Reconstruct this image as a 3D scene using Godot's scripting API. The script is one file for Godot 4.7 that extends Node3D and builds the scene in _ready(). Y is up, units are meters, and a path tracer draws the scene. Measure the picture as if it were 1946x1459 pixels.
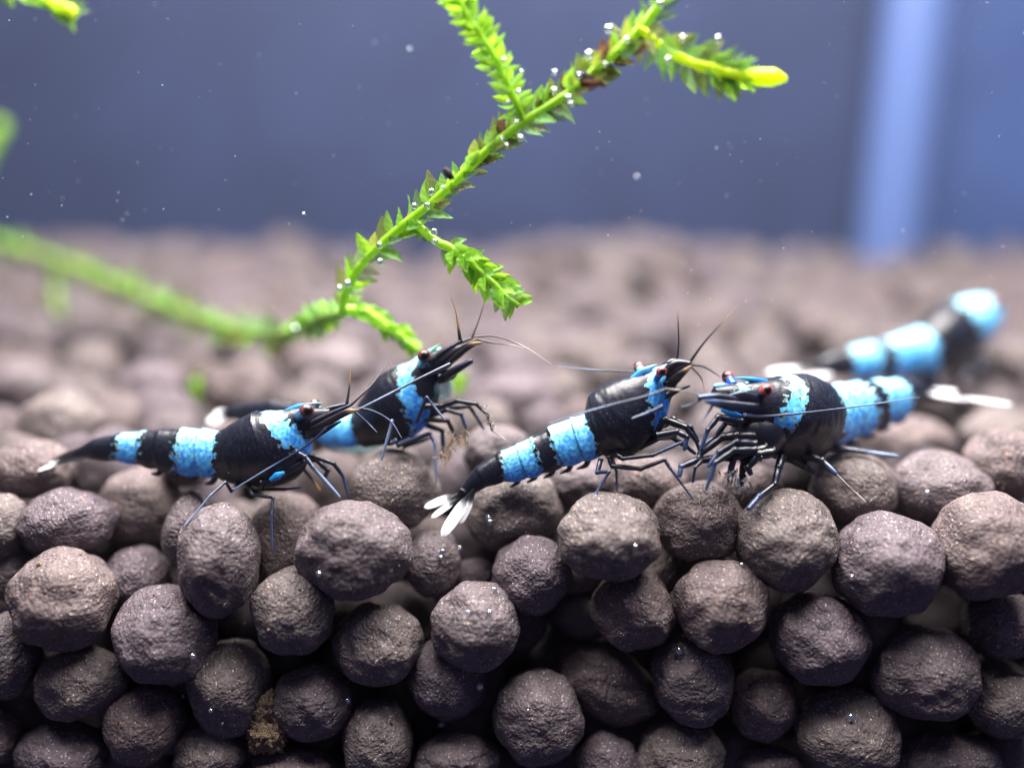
extends Node3D
# An aquarium close-up. Lengths below are centimetres; U turns them into metres.
const U := 0.01
const FPX := 2087.0
const PITCH := 0.189
const GLASS := 7.45            # distance from the eye to the inside of the front glass
var eye := Vector3(0, 5.6, 0)
var rng := RandomNumberGenerator.new()
var taken := {}
var M := {}
var fn := FastNoiseLite.new()
var low_noise := FastNoiseLite.new()
var bubble_mesh: ArrayMesh
var leaf_meshes: Array = []


# ---------------------------------------------------------------- helpers
func at(px: float, py: float, dist: float) -> Vector3:
	var v := Vector3((px - 973.0) / FPX, -(py - 729.5) / FPX, -1.0).rotated(Vector3.RIGHT, -PITCH)
	return eye + v * (dist / -v.z)


func per_px(py: float, dist: float) -> float:      # centimetres that one photo pixel spans there
	var v := Vector3(0, -(py - 729.5) / FPX, -1.0).rotated(Vector3.RIGHT, -PITCH)
	return dist / -v.z / FPX


func numbered(called: String) -> String:
	var k: int = taken.get(called, 0)
	taken[called] = k + 1
	return called if k == 0 else "%s_%03d" % [called, k]


func thing(called: String, label: String, category: String, p: Vector3, group := "") -> Node3D:
	var o := Node3D.new()
	o.name = numbered(called)
	add_child(o, true)
	o.position = p * U
	o.set_meta("label", label)
	o.set_meta("category", category)
	if group != "":
		o.set_meta("group", group)
	o.set_meta("base_cm", p)
	return o


func tag(o: Node3D, label: String, category: String, group := "") -> void:
	o.set_meta("label", label)
	o.set_meta("category", category)
	if group != "":
		o.set_meta("group", group)


func put(called: String, mesh: Mesh, m: Material, parent: Node3D = null, p := Vector3.ZERO) -> MeshInstance3D:
	var o := MeshInstance3D.new()
	o.mesh = mesh
	if m:
		o.material_override = m
	if parent == null:
		o.name = numbered(called)
		add_child(o, true)
	else:
		var k := 0
		var full := called
		while parent.has_node(NodePath(full)):
			k += 1
			full = "%s_%03d" % [called, k]
		o.name = full
		parent.add_child(o, true)
	o.position = p * U
	return o


class Geo:
	var v := PackedVector3Array()
	var uv := PackedVector2Array()
	var col := PackedColorArray()
	var ix := PackedInt32Array()
	var has_color := false

	func vert(p: Vector3, t := Vector2.ZERO, c := Color.WHITE) -> int:
		v.append(p)
		uv.append(t)
		col.append(c)
		return v.size() - 1

	func tri(a: int, b: int, c: int) -> void:
		ix.append(a)
		ix.append(b)
		ix.append(c)

	func normals() -> PackedVector3Array:
		var n := PackedVector3Array()
		n.resize(v.size())
		for i in range(0, ix.size(), 3):
			var a := ix[i]
			var b := ix[i + 1]
			var c := ix[i + 2]
			var f := (v[c] - v[a]).cross(v[b] - v[a])
			n[a] += f
			n[b] += f
			n[c] += f
		for i in n.size():
			var l := n[i].length()
			n[i] = n[i] / l if l > 0.0 else Vector3.UP
		return n

	func mesh(base: Vector3, scale_by: float, given = null) -> ArrayMesh:
		var n: PackedVector3Array = normals() if given == null else given
		var w := PackedVector3Array()
		w.resize(v.size())
		for i in v.size():
			w[i] = (v[i] - base) * scale_by
		var a := []
		a.resize(Mesh.ARRAY_MAX)
		a[Mesh.ARRAY_VERTEX] = w
		a[Mesh.ARRAY_NORMAL] = n
		a[Mesh.ARRAY_TEX_UV] = uv
		if has_color:
			a[Mesh.ARRAY_COLOR] = col
		a[Mesh.ARRAY_INDEX] = ix
		var m := ArrayMesh.new()
		m.add_surface_from_arrays(Mesh.PRIMITIVE_TRIANGLES, a)
		return m


func spline(p: Array, t: float) -> Vector3:         # Catmull-Rom through p, t counted in points
	var n := p.size() - 1
	var i := clampi(int(t), 0, n - 1)
	var f := t - i
	var b: Vector3 = p[i]
	var c: Vector3 = p[i + 1]
	var a: Vector3 = p[i - 1] if i > 0 else b + b - c
	var d: Vector3 = p[i + 2] if i + 2 <= n else c + c - b
	return 0.5 * ((2.0 * b) + (c - a) * f + (2.0 * a - 5.0 * b + 4.0 * c - d) * f * f + (3.0 * b - a - 3.0 * c + d) * f * f * f)


func line1(p: Array, t: float) -> float:
	var n := p.size() - 1
	var i := clampi(int(t), 0, n - 1)
	var f := t - i
	var b: float = p[i]
	var c: float = p[i + 1]
	var a: float = p[i - 1] if i > 0 else b
	var d: float = p[i + 2] if i + 2 <= n else c
	return 0.5 * ((2.0 * b) + (c - a) * f + (2.0 * a - 5.0 * b + 4.0 * c - d) * f * f + (3.0 * b - a - 3.0 * c + d) * f * f * f)


# a tapered tube; flat < 1 squeezes it along the eye-facing normal; colours c0 -> c1 (sRGB) when given
func tube(g: Geo, pts: Array, radii: Array, sides := 8, steps := 4, smooth := true, flat := 1.0, c0 = null, c1 = null, split := 0.5) -> void:
	var n := (pts.size() - 1) * steps if smooth else pts.size() - 1
	var ring: Array = []
	var nrm := Vector3.ZERO
	var first := g.v.size()
	if c0 != null:
		g.has_color = true
	for i in n + 1:
		var t := float(i) / (steps if smooth else 1)
		var p: Vector3 = spline(pts, t) if smooth else pts[i]
		var q: Vector3 = spline(pts, minf(t + 0.05, pts.size() - 1)) if smooth else pts[mini(i + 1, n)]
		var o: Vector3 = spline(pts, maxf(t - 0.05, 0.0)) if smooth else pts[maxi(i - 1, 0)]
		var tan := (q - o).normalized()
		if i == 0:
			nrm = Vector3(0.13, 0.21, 1.0)
		nrm = (nrm - tan * nrm.dot(tan)).normalized()
		var bi := tan.cross(nrm)
		var r := lerpf(radii[mini(int(t), radii.size() - 1)], radii[mini(int(t) + 1, radii.size() - 1)], t - int(t))
		var c := Color.WHITE
		if c0 != null:
			c = (c0 as Color).lerp(c1, smoothstep(split - 0.12, split + 0.12, float(i) / n))
		for k in sides:
			var th := TAU * k / sides
			g.vert(p + (nrm * cos(th) * flat + bi * sin(th)) * r, Vector2(float(k) / sides, float(i) / n), c)
	for i in n:
		for k in sides:
			var a := first + i * sides + k
			var b := first + i * sides + (k + 1) % sides
			g.tri(a, a + sides, b)
			g.tri(b, a + sides, b + sides)
	for end in 2:
		var e := first + (n * sides if end else 0)
		var mid := Vector3.ZERO
		for k in sides:
			mid += g.v[e + k]
		var c := g.vert(mid / sides, Vector2(0.5, end), g.col[e])
		for k in sides:
			var a := e + k
			var b := e + (k + 1) % sides
			if end:
				g.tri(c, b, a)
			else:
				g.tri(c, a, b)


var ico := {}
func icosphere(level: int) -> Array:                # [directions, indices]
	if ico.has(level):
		return ico[level]
	var t := (1.0 + sqrt(5.0)) / 2.0
	var v := PackedVector3Array([Vector3(-1, t, 0), Vector3(1, t, 0), Vector3(-1, -t, 0), Vector3(1, -t, 0), Vector3(0, -1, t), Vector3(0, 1, t), Vector3(0, -1, -t), Vector3(0, 1, -t), Vector3(t, 0, -1), Vector3(t, 0, 1), Vector3(-t, 0, -1), Vector3(-t, 0, 1)])
	for i in v.size():
		v[i] = v[i].normalized()
	var f := PackedInt32Array([0, 11, 5, 0, 5, 1, 0, 1, 7, 0, 7, 10, 0, 10, 11, 1, 5, 9, 5, 11, 4, 11, 10, 2, 10, 7, 6, 7, 1, 8, 3, 9, 4, 3, 4, 2, 3, 2, 6, 3, 6, 8, 3, 8, 9, 4, 9, 5, 2, 4, 11, 6, 2, 10, 8, 6, 7, 9, 8, 1])
	for s in level:
		var mids := {}
		var g := PackedInt32Array()
		for i in range(0, f.size(), 3):
			var m := [0, 0, 0]
			for k in 3:
				var a := f[i + k]
				var b := f[i + (k + 1) % 3]
				var key := mini(a, b) * 100000 + maxi(a, b)
				if not mids.has(key):
					v.append((v[a] + v[b]).normalized())
					mids[key] = v.size() - 1
				m[k] = mids[key]
			g.append_array([f[i], m[0], m[2], f[i + 1], m[1], m[0], f[i + 2], m[2], m[1], m[0], m[1], m[2]])
		f = g
	for i in range(0, f.size(), 3):                  # clockwise from outside
		var x := f[i + 1]
		f[i + 1] = f[i + 2]
		f[i + 2] = x
	ico[level] = [v, f]
	return ico[level]


func ball(g: Geo, c: Vector3, r: Vector3, level := 2, colour := Color.WHITE, turn := Basis()) -> void:
	var s := icosphere(level)
	var first := g.v.size()
	for d: Vector3 in s[0]:
		g.vert(c + turn * (d * r), Vector2(d.x, d.y), colour)
	for i: int in s[1]:
		g.ix.append(first + i)


# a fired-clay pellet: a ball with lumps, flats, dents and pores, radii in centimetres
func pellet_mesh(r: Vector3, turn: Basis, level: int, id: int, rough := 1.0) -> ArrayMesh:
	var s := icosphere(level)
	var rr := RandomNumberGenerator.new()
	rr.seed = 7000 + id
	var off := Vector3(rr.randf(), rr.randf(), rr.randf()) * 90.0
	var dents: Array = []
	for k in 3 + rr.randi() % 4:
		var d := Vector3(rr.randfn(), rr.randfn(), rr.randfn()).normalized()
		dents.append([d, rr.randf_range(0.2, 0.5), rr.randf_range(0.008, 0.045)])
	for k in 22:
		var d := Vector3(rr.randfn(), rr.randfn(), rr.randfn()).normalized()
		dents.append([d, rr.randf_range(0.04, 0.15), rr.randf_range(0.006, 0.026)])
	var g := Geo.new()
	for d: Vector3 in s[0]:
		var q := d * 1.0 + off
		var h := 1.0 + 0.085 * rough * low_noise.get_noise_3dv(q * 0.95) + 0.035 * rough * low_noise.get_noise_3dv(q * 2.3) + 0.012 * fn.get_noise_3dv(q * 5.0)
		if level > 3:
			h += 0.007 * fn.get_noise_3dv(q * 13.0)
		for e in dents:
			var far: float = d.distance_to(e[0])
			if far < e[1]:
				var x: float = 1.0 - far / e[1]
				h -= e[2] * x * x * (3.0 - 2.0 * x)
		g.vert(turn * (d * h * r), Vector2(d.x, d.y))
	g.ix = s[1]
	return g.mesh(Vector3.ZERO, U)


func srgb(r: float, g: float, b: float) -> Color:     # from linear, real-world reflectance
	return Color(r, g, b).linear_to_srgb()


func mat(c: Color, rough := 0.6, spec := 0.5) -> StandardMaterial3D:
	var m := StandardMaterial3D.new()
	m.albedo_color = c
	m.roughness = rough
	m.metallic_specular = spec
	return m


func tinted(rough := 0.45) -> StandardMaterial3D:      # colour from the vertices
	var m := mat(Color.WHITE, rough)
	m.vertex_color_use_as_albedo = true
	m.vertex_color_is_srgb = true
	return m


# ---------------------------------------------------------------- materials
func noise_bump(size: int, freq: float, octaves: int, sd: int, kind := FastNoiseLite.TYPE_SIMPLEX_SMOOTH) -> NoiseTexture2D:
	var n := FastNoiseLite.new()
	n.noise_type = kind
	n.frequency = freq
	n.fractal_octaves = octaves
	n.seed = sd
	var t := NoiseTexture2D.new()
	t.width = size
	t.height = size
	t.seamless = true
	t.noise = n
	return t


func clay_texture(sd: int, warm: float) -> ImageTexture:
	var size := 640
	var im := Image.create(size, size, false, Image.FORMAT_RGB8)
	var n := FastNoiseLite.new()
	n.seed = sd
	n.frequency = 1.0
	n.fractal_octaves = 3
	var rr := RandomNumberGenerator.new()
	rr.seed = sd
	for y in size:
		for x in size:
			var a := TAU * x / size
			var b := TAU * y / size
			var p := Vector3(cos(a) * 1.7 + 5.0, sin(a) * 1.7 + cos(b) * 1.7, sin(b) * 1.7)
			var k := n.get_noise_3dv(p) * 0.5 + n.get_noise_3dv(p * 6.0 + Vector3(9, 4, 2)) * 0.35 + rr.randf_range(-0.16, 0.16)
			var l := clampf(0.102 * (1.0 + 0.95 * k), 0.02, 0.5)
			im.set_pixel(x, y, srgb(l * (1.06 + warm), l * 0.91, l * (0.95 - warm)))
	# mineral specks: pale quartz, a few orange and gold grains, dark pores
	for i in 2300:
		var x := rr.randi() % size
		var y := rr.randi() % size
		var kind := rr.randf()
		var c := srgb(0.42, 0.38, 0.36)
		var w := 1 + rr.randi() % 2
		if kind < 0.018:
			c = srgb(0.5, 0.3, 0.19)
			w = 3 + rr.randi() % 6
		elif kind < 0.09:
			c = srgb(0.6, 0.5, 0.32)
			w = 3 + rr.randi() % 3
		elif kind < 0.42:
			c = srgb(0.02, 0.018, 0.02)
			w = 2 + rr.randi() % 5
		elif kind < 0.66:
			c = srgb(0.85, 0.85, 0.9)
			w = 2 + rr.randi() % 3
		for dy in w:
			for dx in w:
				if w > 2 and (dx == 0 or dx == w - 1) and (dy == 0 or dy == w - 1):
					continue
				im.set_pixel((x + dx) % size, (y + dy) % size, c)
	return ImageTexture.create_from_image(im)


func make_materials() -> void:
	var tex := [clay_texture(11, 0.005), clay_texture(23, 0.0)]
	var bump := noise_bump(640, 0.07, 4, 3)
	var tint := [Color(1, 0.98, 0.97), Color(0.95, 0.92, 0.95), Color(0.98, 0.93, 0.93), Color(0.9, 0.86, 0.92)]
	M.clay = []
	for k in 4:
		var m := mat(tint[k], 0.72, 0.45)
		m.albedo_texture = tex[k % 2]
		m.uv1_triplanar = true
		m.uv1_scale = Vector3.ONE * (0.62 / U)
		m.uv1_offset = Vector3(0.13, 0.4, 0.71) * k
		m.heightmap_enabled = true
		m.heightmap_texture = bump
		m.heightmap_scale = 0.02 * U / 0.01
		M.clay.append(m)
	M.dark_clay = M.clay[3]
	M.crumb = mat(srgb(0.24, 0.17, 0.11), 0.6)
	M.crumb.heightmap_enabled = true
	M.crumb.heightmap_texture = bump
	M.crumb.heightmap_scale = 0.05 * U / 0.01
	M.crumb.uv1_triplanar = true
	M.crumb.uv1_scale = Vector3.ONE * (1.4 / U)
	M.back = mat(srgb(0.011, 0.021, 0.064), 0.75, 0.3)
	M.side = mat(srgb(0.030, 0.062, 0.18), 0.6, 0.3)  # lighter than the back wall: light reflected off the glass, put into the colour
	M.pipe = mat(srgb(0.075, 0.13, 0.33), 0.4)
	M.pipe.albedo_color.a = 0.6
	M.pipe.transparency = BaseMaterial3D.TRANSPARENCY_ALPHA
	var film := noise_bump(512, 0.008, 5, 77)
	var ramp := Gradient.new()
	ramp.set_color(0, Color(0.80, 0.82, 0.85))
	ramp.set_color(1, Color(1, 1, 1))
	film.color_ramp = ramp
	for w in [M.back, M.side]:
		w.albedo_texture = film
		w.uv1_triplanar = true
		w.uv1_scale = Vector3.ONE * (0.09 / U)
	M.floor = mat(srgb(0.02, 0.018, 0.02), 0.9)
	# moss
	var leaf := func(c: Color, alpha: float, back: Color) -> StandardMaterial3D:
		var m := mat(c, 0.5, 0.28)
		m.cull_mode = BaseMaterial3D.CULL_DISABLED
		m.backlight_enabled = true
		m.backlight = back
		if alpha < 1.0:
			m.transparency = BaseMaterial3D.TRANSPARENCY_ALPHA
			m.albedo_color.a = alpha
		return m
	M.leaf_bright = leaf.call(srgb(0.15, 0.34, 0.03), 1.0, srgb(0.28, 0.5, 0.03))
	M.leaf_mid = leaf.call(srgb(0.08, 0.2, 0.03), 0.82, srgb(0.2, 0.4, 0.03))
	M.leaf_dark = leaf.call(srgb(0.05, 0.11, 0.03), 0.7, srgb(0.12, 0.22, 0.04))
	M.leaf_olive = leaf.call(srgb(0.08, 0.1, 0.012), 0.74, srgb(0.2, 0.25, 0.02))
	M.leaf_brown = leaf.call(srgb(0.1, 0.05, 0.03), 0.95, srgb(0.1, 0.05, 0.03))
	M.stem = mat(srgb(0.27, 0.50, 0.02), 0.45)
	M.stem.backlight_enabled = true
	M.stem.backlight = srgb(0.38, 0.6, 0.02)
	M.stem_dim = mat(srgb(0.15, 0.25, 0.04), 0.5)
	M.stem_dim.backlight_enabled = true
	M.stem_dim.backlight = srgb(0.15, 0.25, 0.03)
	M.young = mat(srgb(0.66, 0.84, 0.015), 0.4)
	M.young.backlight_enabled = true
	M.young.backlight = srgb(0.75, 0.9, 0.005)
	# air
	M.air = mat(Color(0.95, 0.97, 1.0, 0.04), 0.03, 0.8)       # air under water: clear, with a bright mirror rim
	M.air.transparency = BaseMaterial3D.TRANSPARENCY_ALPHA
	M.air.refraction_enabled = true
	M.air.refraction_scale = 0.04
	M.air.metallic = 0.3
	M.speck = mat(srgb(0.7, 0.72, 0.78), 0.6)
	# shrimp
	M.leg = tinted(0.32)
	M.leg.metallic_specular = 0.6
	M.fan = tinted(0.35)
	M.fan.albedo_color.a = 0.74
	M.fan.transparency = BaseMaterial3D.TRANSPARENCY_ALPHA
	M.hair = tinted(0.5)
	M.eye = tinted(0.28)
	M.shell_bump = noise_bump(512, 0.06, 4, 8)
	M.veil = mat(srgb(0.2, 0.4, 0.42), 0.2)
	M.veil.albedo_color.a = 0.55
	M.veil.transparency = BaseMaterial3D.TRANSPARENCY_ALPHA


# ---------------------------------------------------------------- shrimp
func shell_texture(d: Dictionary, sd: int) -> ImageTexture:
	var w := 640
	var h := 288
	var im := Image.create(w, h, false, Image.FORMAT_RGB8)
	var n: int = d.ctrl.size() - 1
	var n1 := FastNoiseLite.new()
	n1.seed = sd
	n1.frequency = 1.0
	n1.fractal_octaves = 3
	var rr := RandomNumberGenerator.new()
	rr.seed = sd
	for y in h:
		var th := PI + TAU * y / h
		var cy := cos(th)
		var sy := sin(th)
		for x in w:
			var c := float(x) / w * n
			var p := Vector3(c * 0.9, cy * 1.1, sy * 1.1)
			var rag := n1.get_noise_3dv(p * 2.6) * 0.46 + n1.get_noise_3dv(p * 11.0) * 0.09
			var k := 0.0
			for b in d.blue:
				var cc: float = c + float(b[2]) * cy + rag
				k = maxf(k, smoothstep(b[0] - 0.07, b[0] + 0.07, cc) * (1.0 - smoothstep(b[1] - 0.07, b[1] + 0.07, cc)))
			var grain := n1.get_noise_3dv(p * 26.0)
			var cloud := n1.get_noise_3dv(p * 4.2 + Vector3(3, 7, 1))
			# part pigment, part top light painted in: paler back, deeper blue flanks
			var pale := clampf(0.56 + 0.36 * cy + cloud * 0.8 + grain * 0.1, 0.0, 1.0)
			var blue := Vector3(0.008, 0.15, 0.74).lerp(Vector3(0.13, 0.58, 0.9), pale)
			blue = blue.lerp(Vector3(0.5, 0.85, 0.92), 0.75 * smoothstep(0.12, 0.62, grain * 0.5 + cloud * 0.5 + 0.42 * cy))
			var dark := Vector3(0.004, 0.0055, 0.014) * (1.0 + 0.5 * cloud)
			if grain > 0.27:
				dark = Vector3(0.014, 0.018, 0.03)
			if n1.get_noise_3dv(p * 7.0 + Vector3(30, 0, 0)) > 0.34:
				dark += Vector3(0.007, 0.006, 0.002)
			if rr.randf() < 0.012:
				dark = Vector3(0.10, 0.13, 0.22)
			# a thin pale rim where a band ends
			var rim := k * (1.0 - k) * 4.0
			var o := dark.lerp(blue, k).lerp(Vector3(0.42, 0.5, 0.2), rim * 0.35)
			for s: float in d.seams:
				var far := absf(c - s + 0.05 * cy)
				if far < 0.07:
					o *= 0.45 + 0.55 * far / 0.07
			im.set_pixel(x, y, srgb(o.x, o.y, o.z))
	return ImageTexture.create_from_image(im)


func zp(d: Dictionary, x: float, y: float, dist: float) -> Vector3:
	return at(d.z[0] + x * d.z[2], d.z[1] + y * d.z[2], dist + d.get("off", 0.0))


func zr(d: Dictionary, y: float, r: float, dist: float) -> float:
	return r * d.z[2] * per_px(d.z[1] + y * d.z[2], dist + d.get("off", 0.0))


const INK := [Color(0.06, 0.07, 0.12), Color(0.09, 0.12, 0.21)]
const SLATE := [Color(0.13, 0.17, 0.27), Color(0.40, 0.46, 0.58)]
const DUSK := [Color(0.07, 0.10, 0.17), Color(0.18, 0.25, 0.38)]
const TAN := [Color(0.13, 0.12, 0.13), Color(0.62, 0.5, 0.36)]
const HAIR := [Color(0.36, 0.33, 0.33), Color(0.66, 0.63, 0.6)]
const FAN := [Color(0.06, 0.07, 0.1), Color(0.96, 0.97, 1.0)]


func limb(d: Dictionary, root: Node3D, called: String, pts: Array, d0: float, d1: float, r: Array, ink: Array, m: Material = null, flat := 1.0, smooth := true, split := 0.6) -> MeshInstance3D:
	var p: Array = []
	var rad: Array = []
	for i in pts.size():
		var f := float(i) / (pts.size() - 1)
		var dist := lerpf(d0, d1, f)
		p.append(zp(d, pts[i][0], pts[i][1], dist))
		var rr: float = r[mini(i, r.size() - 1)] if r.size() > 2 else lerpf(r[0], r[-1], f)
		rad.append(zr(d, pts[i][1], rr, dist))
	var g := Geo.new()
	tube(g, p, rad, 8, 6, smooth, flat, ink[0], ink[1], split)
	return put(called, g.mesh(root.get_meta("base_cm"), U), m if m else M.leg, root)


# a walking leg keeps straight segments and thicker joints
func leg(d: Dictionary, root: Node3D, pts: Array, d0: float, d1: float, r0: float, r1: float, ink := INK, called := "leg") -> MeshInstance3D:
	r0 *= 0.72
	r1 *= 0.64
	var p: Array = []
	var rad: Array = []
	var n := pts.size()
	for i in n:
		var f := float(i) / (n - 1)
		var dist := lerpf(d0, d1, f)
		var r := lerpf(r0, r1, f)
		var here := zp(d, pts[i][0], pts[i][1], dist)
		if i > 0:
			var last := zp(d, pts[i - 1][0], pts[i - 1][1], lerpf(d0, d1, float(i - 1) / (n - 1)))
			p.append(last.lerp(here, 0.14))
			rad.append(zr(d, pts[i][1], lerpf(r0, r1, (i - 0.86) / (n - 1)) * 0.86, dist))
			p.append(last.lerp(here, 0.5))
			rad.append(zr(d, pts[i][1], lerpf(r0, r1, (i - 0.5) / (n - 1)) * 1.02, dist))
			p.append(last.lerp(here, 0.88))
			rad.append(zr(d, pts[i][1], lerpf(r0, r1, (i - 0.12) / (n - 1)) * 0.92, dist))
		p.append(here)
		rad.append(zr(d, pts[i][1], r * (1.12 if i < n - 1 else 0.6), dist))
	var g := Geo.new()
	tube(g, p, rad, 8, 2, true, 1.0, ink[0], ink[1], 0.7)
	return put(called, g.mesh(root.get_meta("base_cm"), U), M.leg, root)


func eye_ball(d: Dictionary, root: Node3D, x: float, y: float, r: float, dist: float, look: Vector3, ring: Color, stalk: Array) -> void:
	var c := zp(d, x, y, dist)
	var rad := zr(d, y, r, dist)
	var g := Geo.new()
	g.has_color = true
	var to := ((eye - c).normalized() + look).normalized()
	for dir: Vector3 in icosphere(3)[0]:
		var k := smoothstep(0.76, 0.9, dir.dot(to))
		var sp := 0.07 * fn.get_noise_3dv(dir * 9.0)
		g.vert(c + dir * rad, Vector2(dir.x, dir.y), ring.lerp(Color(0.05, 0.03, 0.04), k) + Color(sp, sp, sp))
	g.ix = icosphere(3)[1]
	var e := put("eye", g.mesh(c, U), M.eye, root, c - root.get_meta("base_cm"))
	var s := Geo.new()
	tube(s, [zp(d, stalk[0], stalk[1], dist + stalk[2]), zp(d, stalk[0] * 0.4 + x * 0.6, stalk[1] * 0.4 + y * 0.6, dist + stalk[2] * 0.4), c - to * rad * 0.35], [rad * 0.62, rad * 0.7, rad * 0.88], 10, 4, true, 1.0, stalk[3], stalk[3])
	put("eyestalk", s.mesh(c, U), M.leg, e)


# one blade of the tail fan: a thin, ribbed paddle, dark at its root and white beyond
func blade(d: Dictionary, root: Node3D, a: Array, b: Array, half: float, d0: float, d1: float, white_from: float, tilt := 0.3, called := "tail_fan_blade") -> void:
	var p := zp(d, a[0], a[1], d0)
	var q := zp(d, b[0], b[1], d1)
	var along := (q - p)
	var view := (eye - p).normalized()
	var lift_up := clampf(0.25 + tilt * 0.5, 0.0, 0.8)
	var facing := view * (1.0 - lift_up) + Vector3.UP * lift_up
	facing = (facing - along.normalized() * facing.dot(along.normalized())).normalized()
	var across := along.cross(facing).normalized()
	var up := facing
	var w := zr(d, a[1], half, d0)
	var g := Geo.new()
	g.has_color = true
	var rows := 14
	var cols := 6
	for side in 2:
		for i in rows + 1:
			var t := float(i) / rows
			var wide := w * (0.35 + 0.65 * smoothstep(0.0, 0.45, t)) * sqrt(maxf(0.0, 1.0 - pow(maxf(0.0, (t - 0.62) / 0.38), 2.4)))
			for j in cols + 1:
				var s := 2.0 * j / cols - 1.0
				var lift := w * (0.16 * (1.0 - s * s) + 0.08 * (1.0 if j == cols / 2 else 0.0)) * (1.0 if side == 0 else -0.35) * (1.0 - t * 0.6)
				var rib := 0.12 * absf(sin(s * 9.0))
				var k := smoothstep(white_from - 0.1, white_from + 0.1, t + 0.08 * fn.get_noise_2d(s * 20.0, t * 20.0))
				g.vert(p + along * t + across * (s * wide) + up * (lift - w * 0.25 * t * t), Vector2(s, t), (FAN[0] as Color).lerp(FAN[1], k * (0.86 + rib)))
	var half_n := (rows + 1) * (cols + 1)
	for side in 2:
		for i in rows:
			for j in cols:
				var o := side * half_n + i * (cols + 1) + j
				if side == 0:
					g.tri(o, o + cols + 1, o + 1)
					g.tri(o + 1, o + cols + 1, o + cols + 2)
				else:
					g.tri(o, o + 1, o + cols + 1)
					g.tri(o + 1, o + cols + 2, o + cols + 1)
	for k in 4:
		body_spots.append([p.lerp(q, k / 3.0), w * 0.7])
	put(called, g.mesh(root.get_meta("base_cm"), U), M.fan, root)


func shrimp_body(d: Dictionary, root: Node3D, sd: int) -> void:
	var pos: Array = []
	var hh: Array = []
	var n: int = d.ctrl.size() - 1
	for c in d.ctrl:
		pos.append(zp(d, c[0], c[1], c[2]))
		hh.append(zr(d, c[1], c[3], c[2]))
	var g := Geo.new()
	var rows := n * 13
	var sides := 44
	var wr: float = d.wide
	for i in rows + 1:
		var c := float(i) / rows * n
		var p := spline(pos, c)
		var tan := (spline(pos, minf(c + 0.35, n)) - spline(pos, maxf(c - 0.35, 0.0))).normalized()
		var up := Vector3(0, 1, 0).rotated(Vector3(0, 0, 1), d.get("roll", 0.0))
		up = (up - tan * up.dot(tan)).normalized()
		var bi := tan.cross(up)
		var h := maxf(line1(hh, c), 0.002)
		var in_cara := smoothstep(d.cara - 0.04, d.cara + 0.04, c)
		var seg := 0.0
		var pleura := 0.0
		if c < d.cara:
			var lo := 0.0
			var hi: float = d.cara
			for s: float in d.seams:
				if s <= c:
					lo = maxf(lo, s)
				else:
					hi = minf(hi, s)
			var f := (c - lo) / maxf(hi - lo, 0.01)
			seg = 0.07 * pow(1.0 - f, 3.0)
			pleura = sin(PI * clampf(f, 0.0, 1.0))
		var head := smoothstep(d.head - 0.8, d.head + 0.6, c)
		for k in sides + 1:
			var th := PI + TAU * k / sides
			var cs := cos(th)
			var sn := sin(th)
			var x := signf(sn) * pow(absf(sn), 0.9) * h * wr
			var y := cs * h
			if c < d.cara:
				var flank := exp(-pow((absf(absf(wrapf(th, -PI, PI)) - 2.25)) / 0.5, 2.0))
				y -= h * 0.13 * pleura * flank * minf(1.0, c)
				x *= 1.0 + 0.05 * pleura * flank
				y += h * 0.20 * exp(-pow((PI - absf(wrapf(th, -PI, PI))) / 0.55, 2.0))
			else:
				x *= 1.0 - 0.14 * maxf(0.0, -cs) * in_cara
			var grow := 1.0 + seg * (1.0 if cs > -0.75 else 0.3) + 0.045 * in_cara * (1.0 - head)
			var lump := 0.02 * fn.get_noise_3d(c * 3.0, cs * 2.2, sn * 2.2 + sd) * h
			g.vert(p + (up * y + bi * x) * grow + (up * cs + bi * sn) * lump, Vector2(c / n, float(k) / sides))
	var w := sides + 1
	for i in rows:
		for k in sides:
			var a := i * w + k
			g.tri(a, a + w, a + 1)
			g.tri(a + 1, a + w, a + w + 1)
	for end in 2:
		var e := rows * w if end else 0
		var c := g.vert(spline(pos, n if end else 0), Vector2(end, 0.5))
		for k in sides:
			if end:
				g.tri(c, e + k + 1, e + k)
			else:
				g.tri(c, e + k, e + k + 1)
	var nn := g.normals()
	for i in rows + 1:
		var s := (nn[i * w] + nn[i * w + sides]).normalized()
		nn[i * w] = s
		nn[i * w + sides] = s
	var m := mat(Color.WHITE, 0.4, 0.4)
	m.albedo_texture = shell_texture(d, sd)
	m.heightmap_enabled = true
	m.heightmap_texture = M.shell_bump
	m.heightmap_scale = 0.0014 * U / 0.01
	m.clearcoat_enabled = true
	m.clearcoat = 0.3
	m.clearcoat_roughness = 0.25
	m.uv1_scale = Vector3.ONE
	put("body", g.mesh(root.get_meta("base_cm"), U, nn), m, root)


func bristles(d: Dictionary, root: Node3D, called: String, spots: Array, dist: float, length: float, dir: Vector2, spread: float, count: int, ink: Array) -> void:
	var g := Geo.new()
	for k in count:
		var s: Array = spots[rng.randi() % spots.size()]
		var a := dir.angle() + rng.randfn() * spread
		var l := length * rng.randf_range(0.5, 1.1)
		var x: float = s[0] + rng.randfn() * s[2]
		var y: float = s[1] + rng.randfn() * s[2]
		var dd := dist + rng.randfn() * 0.05
		tube(g, [zp(d, x, y, dd), zp(d, x + cos(a) * l * 0.6, y + sin(a) * l * 0.6, dd - 0.02), zp(d, x + cos(a + 0.3) * l, y + sin(a + 0.3) * l, dd - 0.03)], [zr(d, y, 4.5, dist), zr(d, y, 3.0, dist), zr(d, y, 1.0, dist)], 5, 2, true, 1.0, ink[0], ink[1])
	put(called, g.mesh(root.get_meta("base_cm"), U), M.hair, root).set_meta("kind", "stuff")


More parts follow.
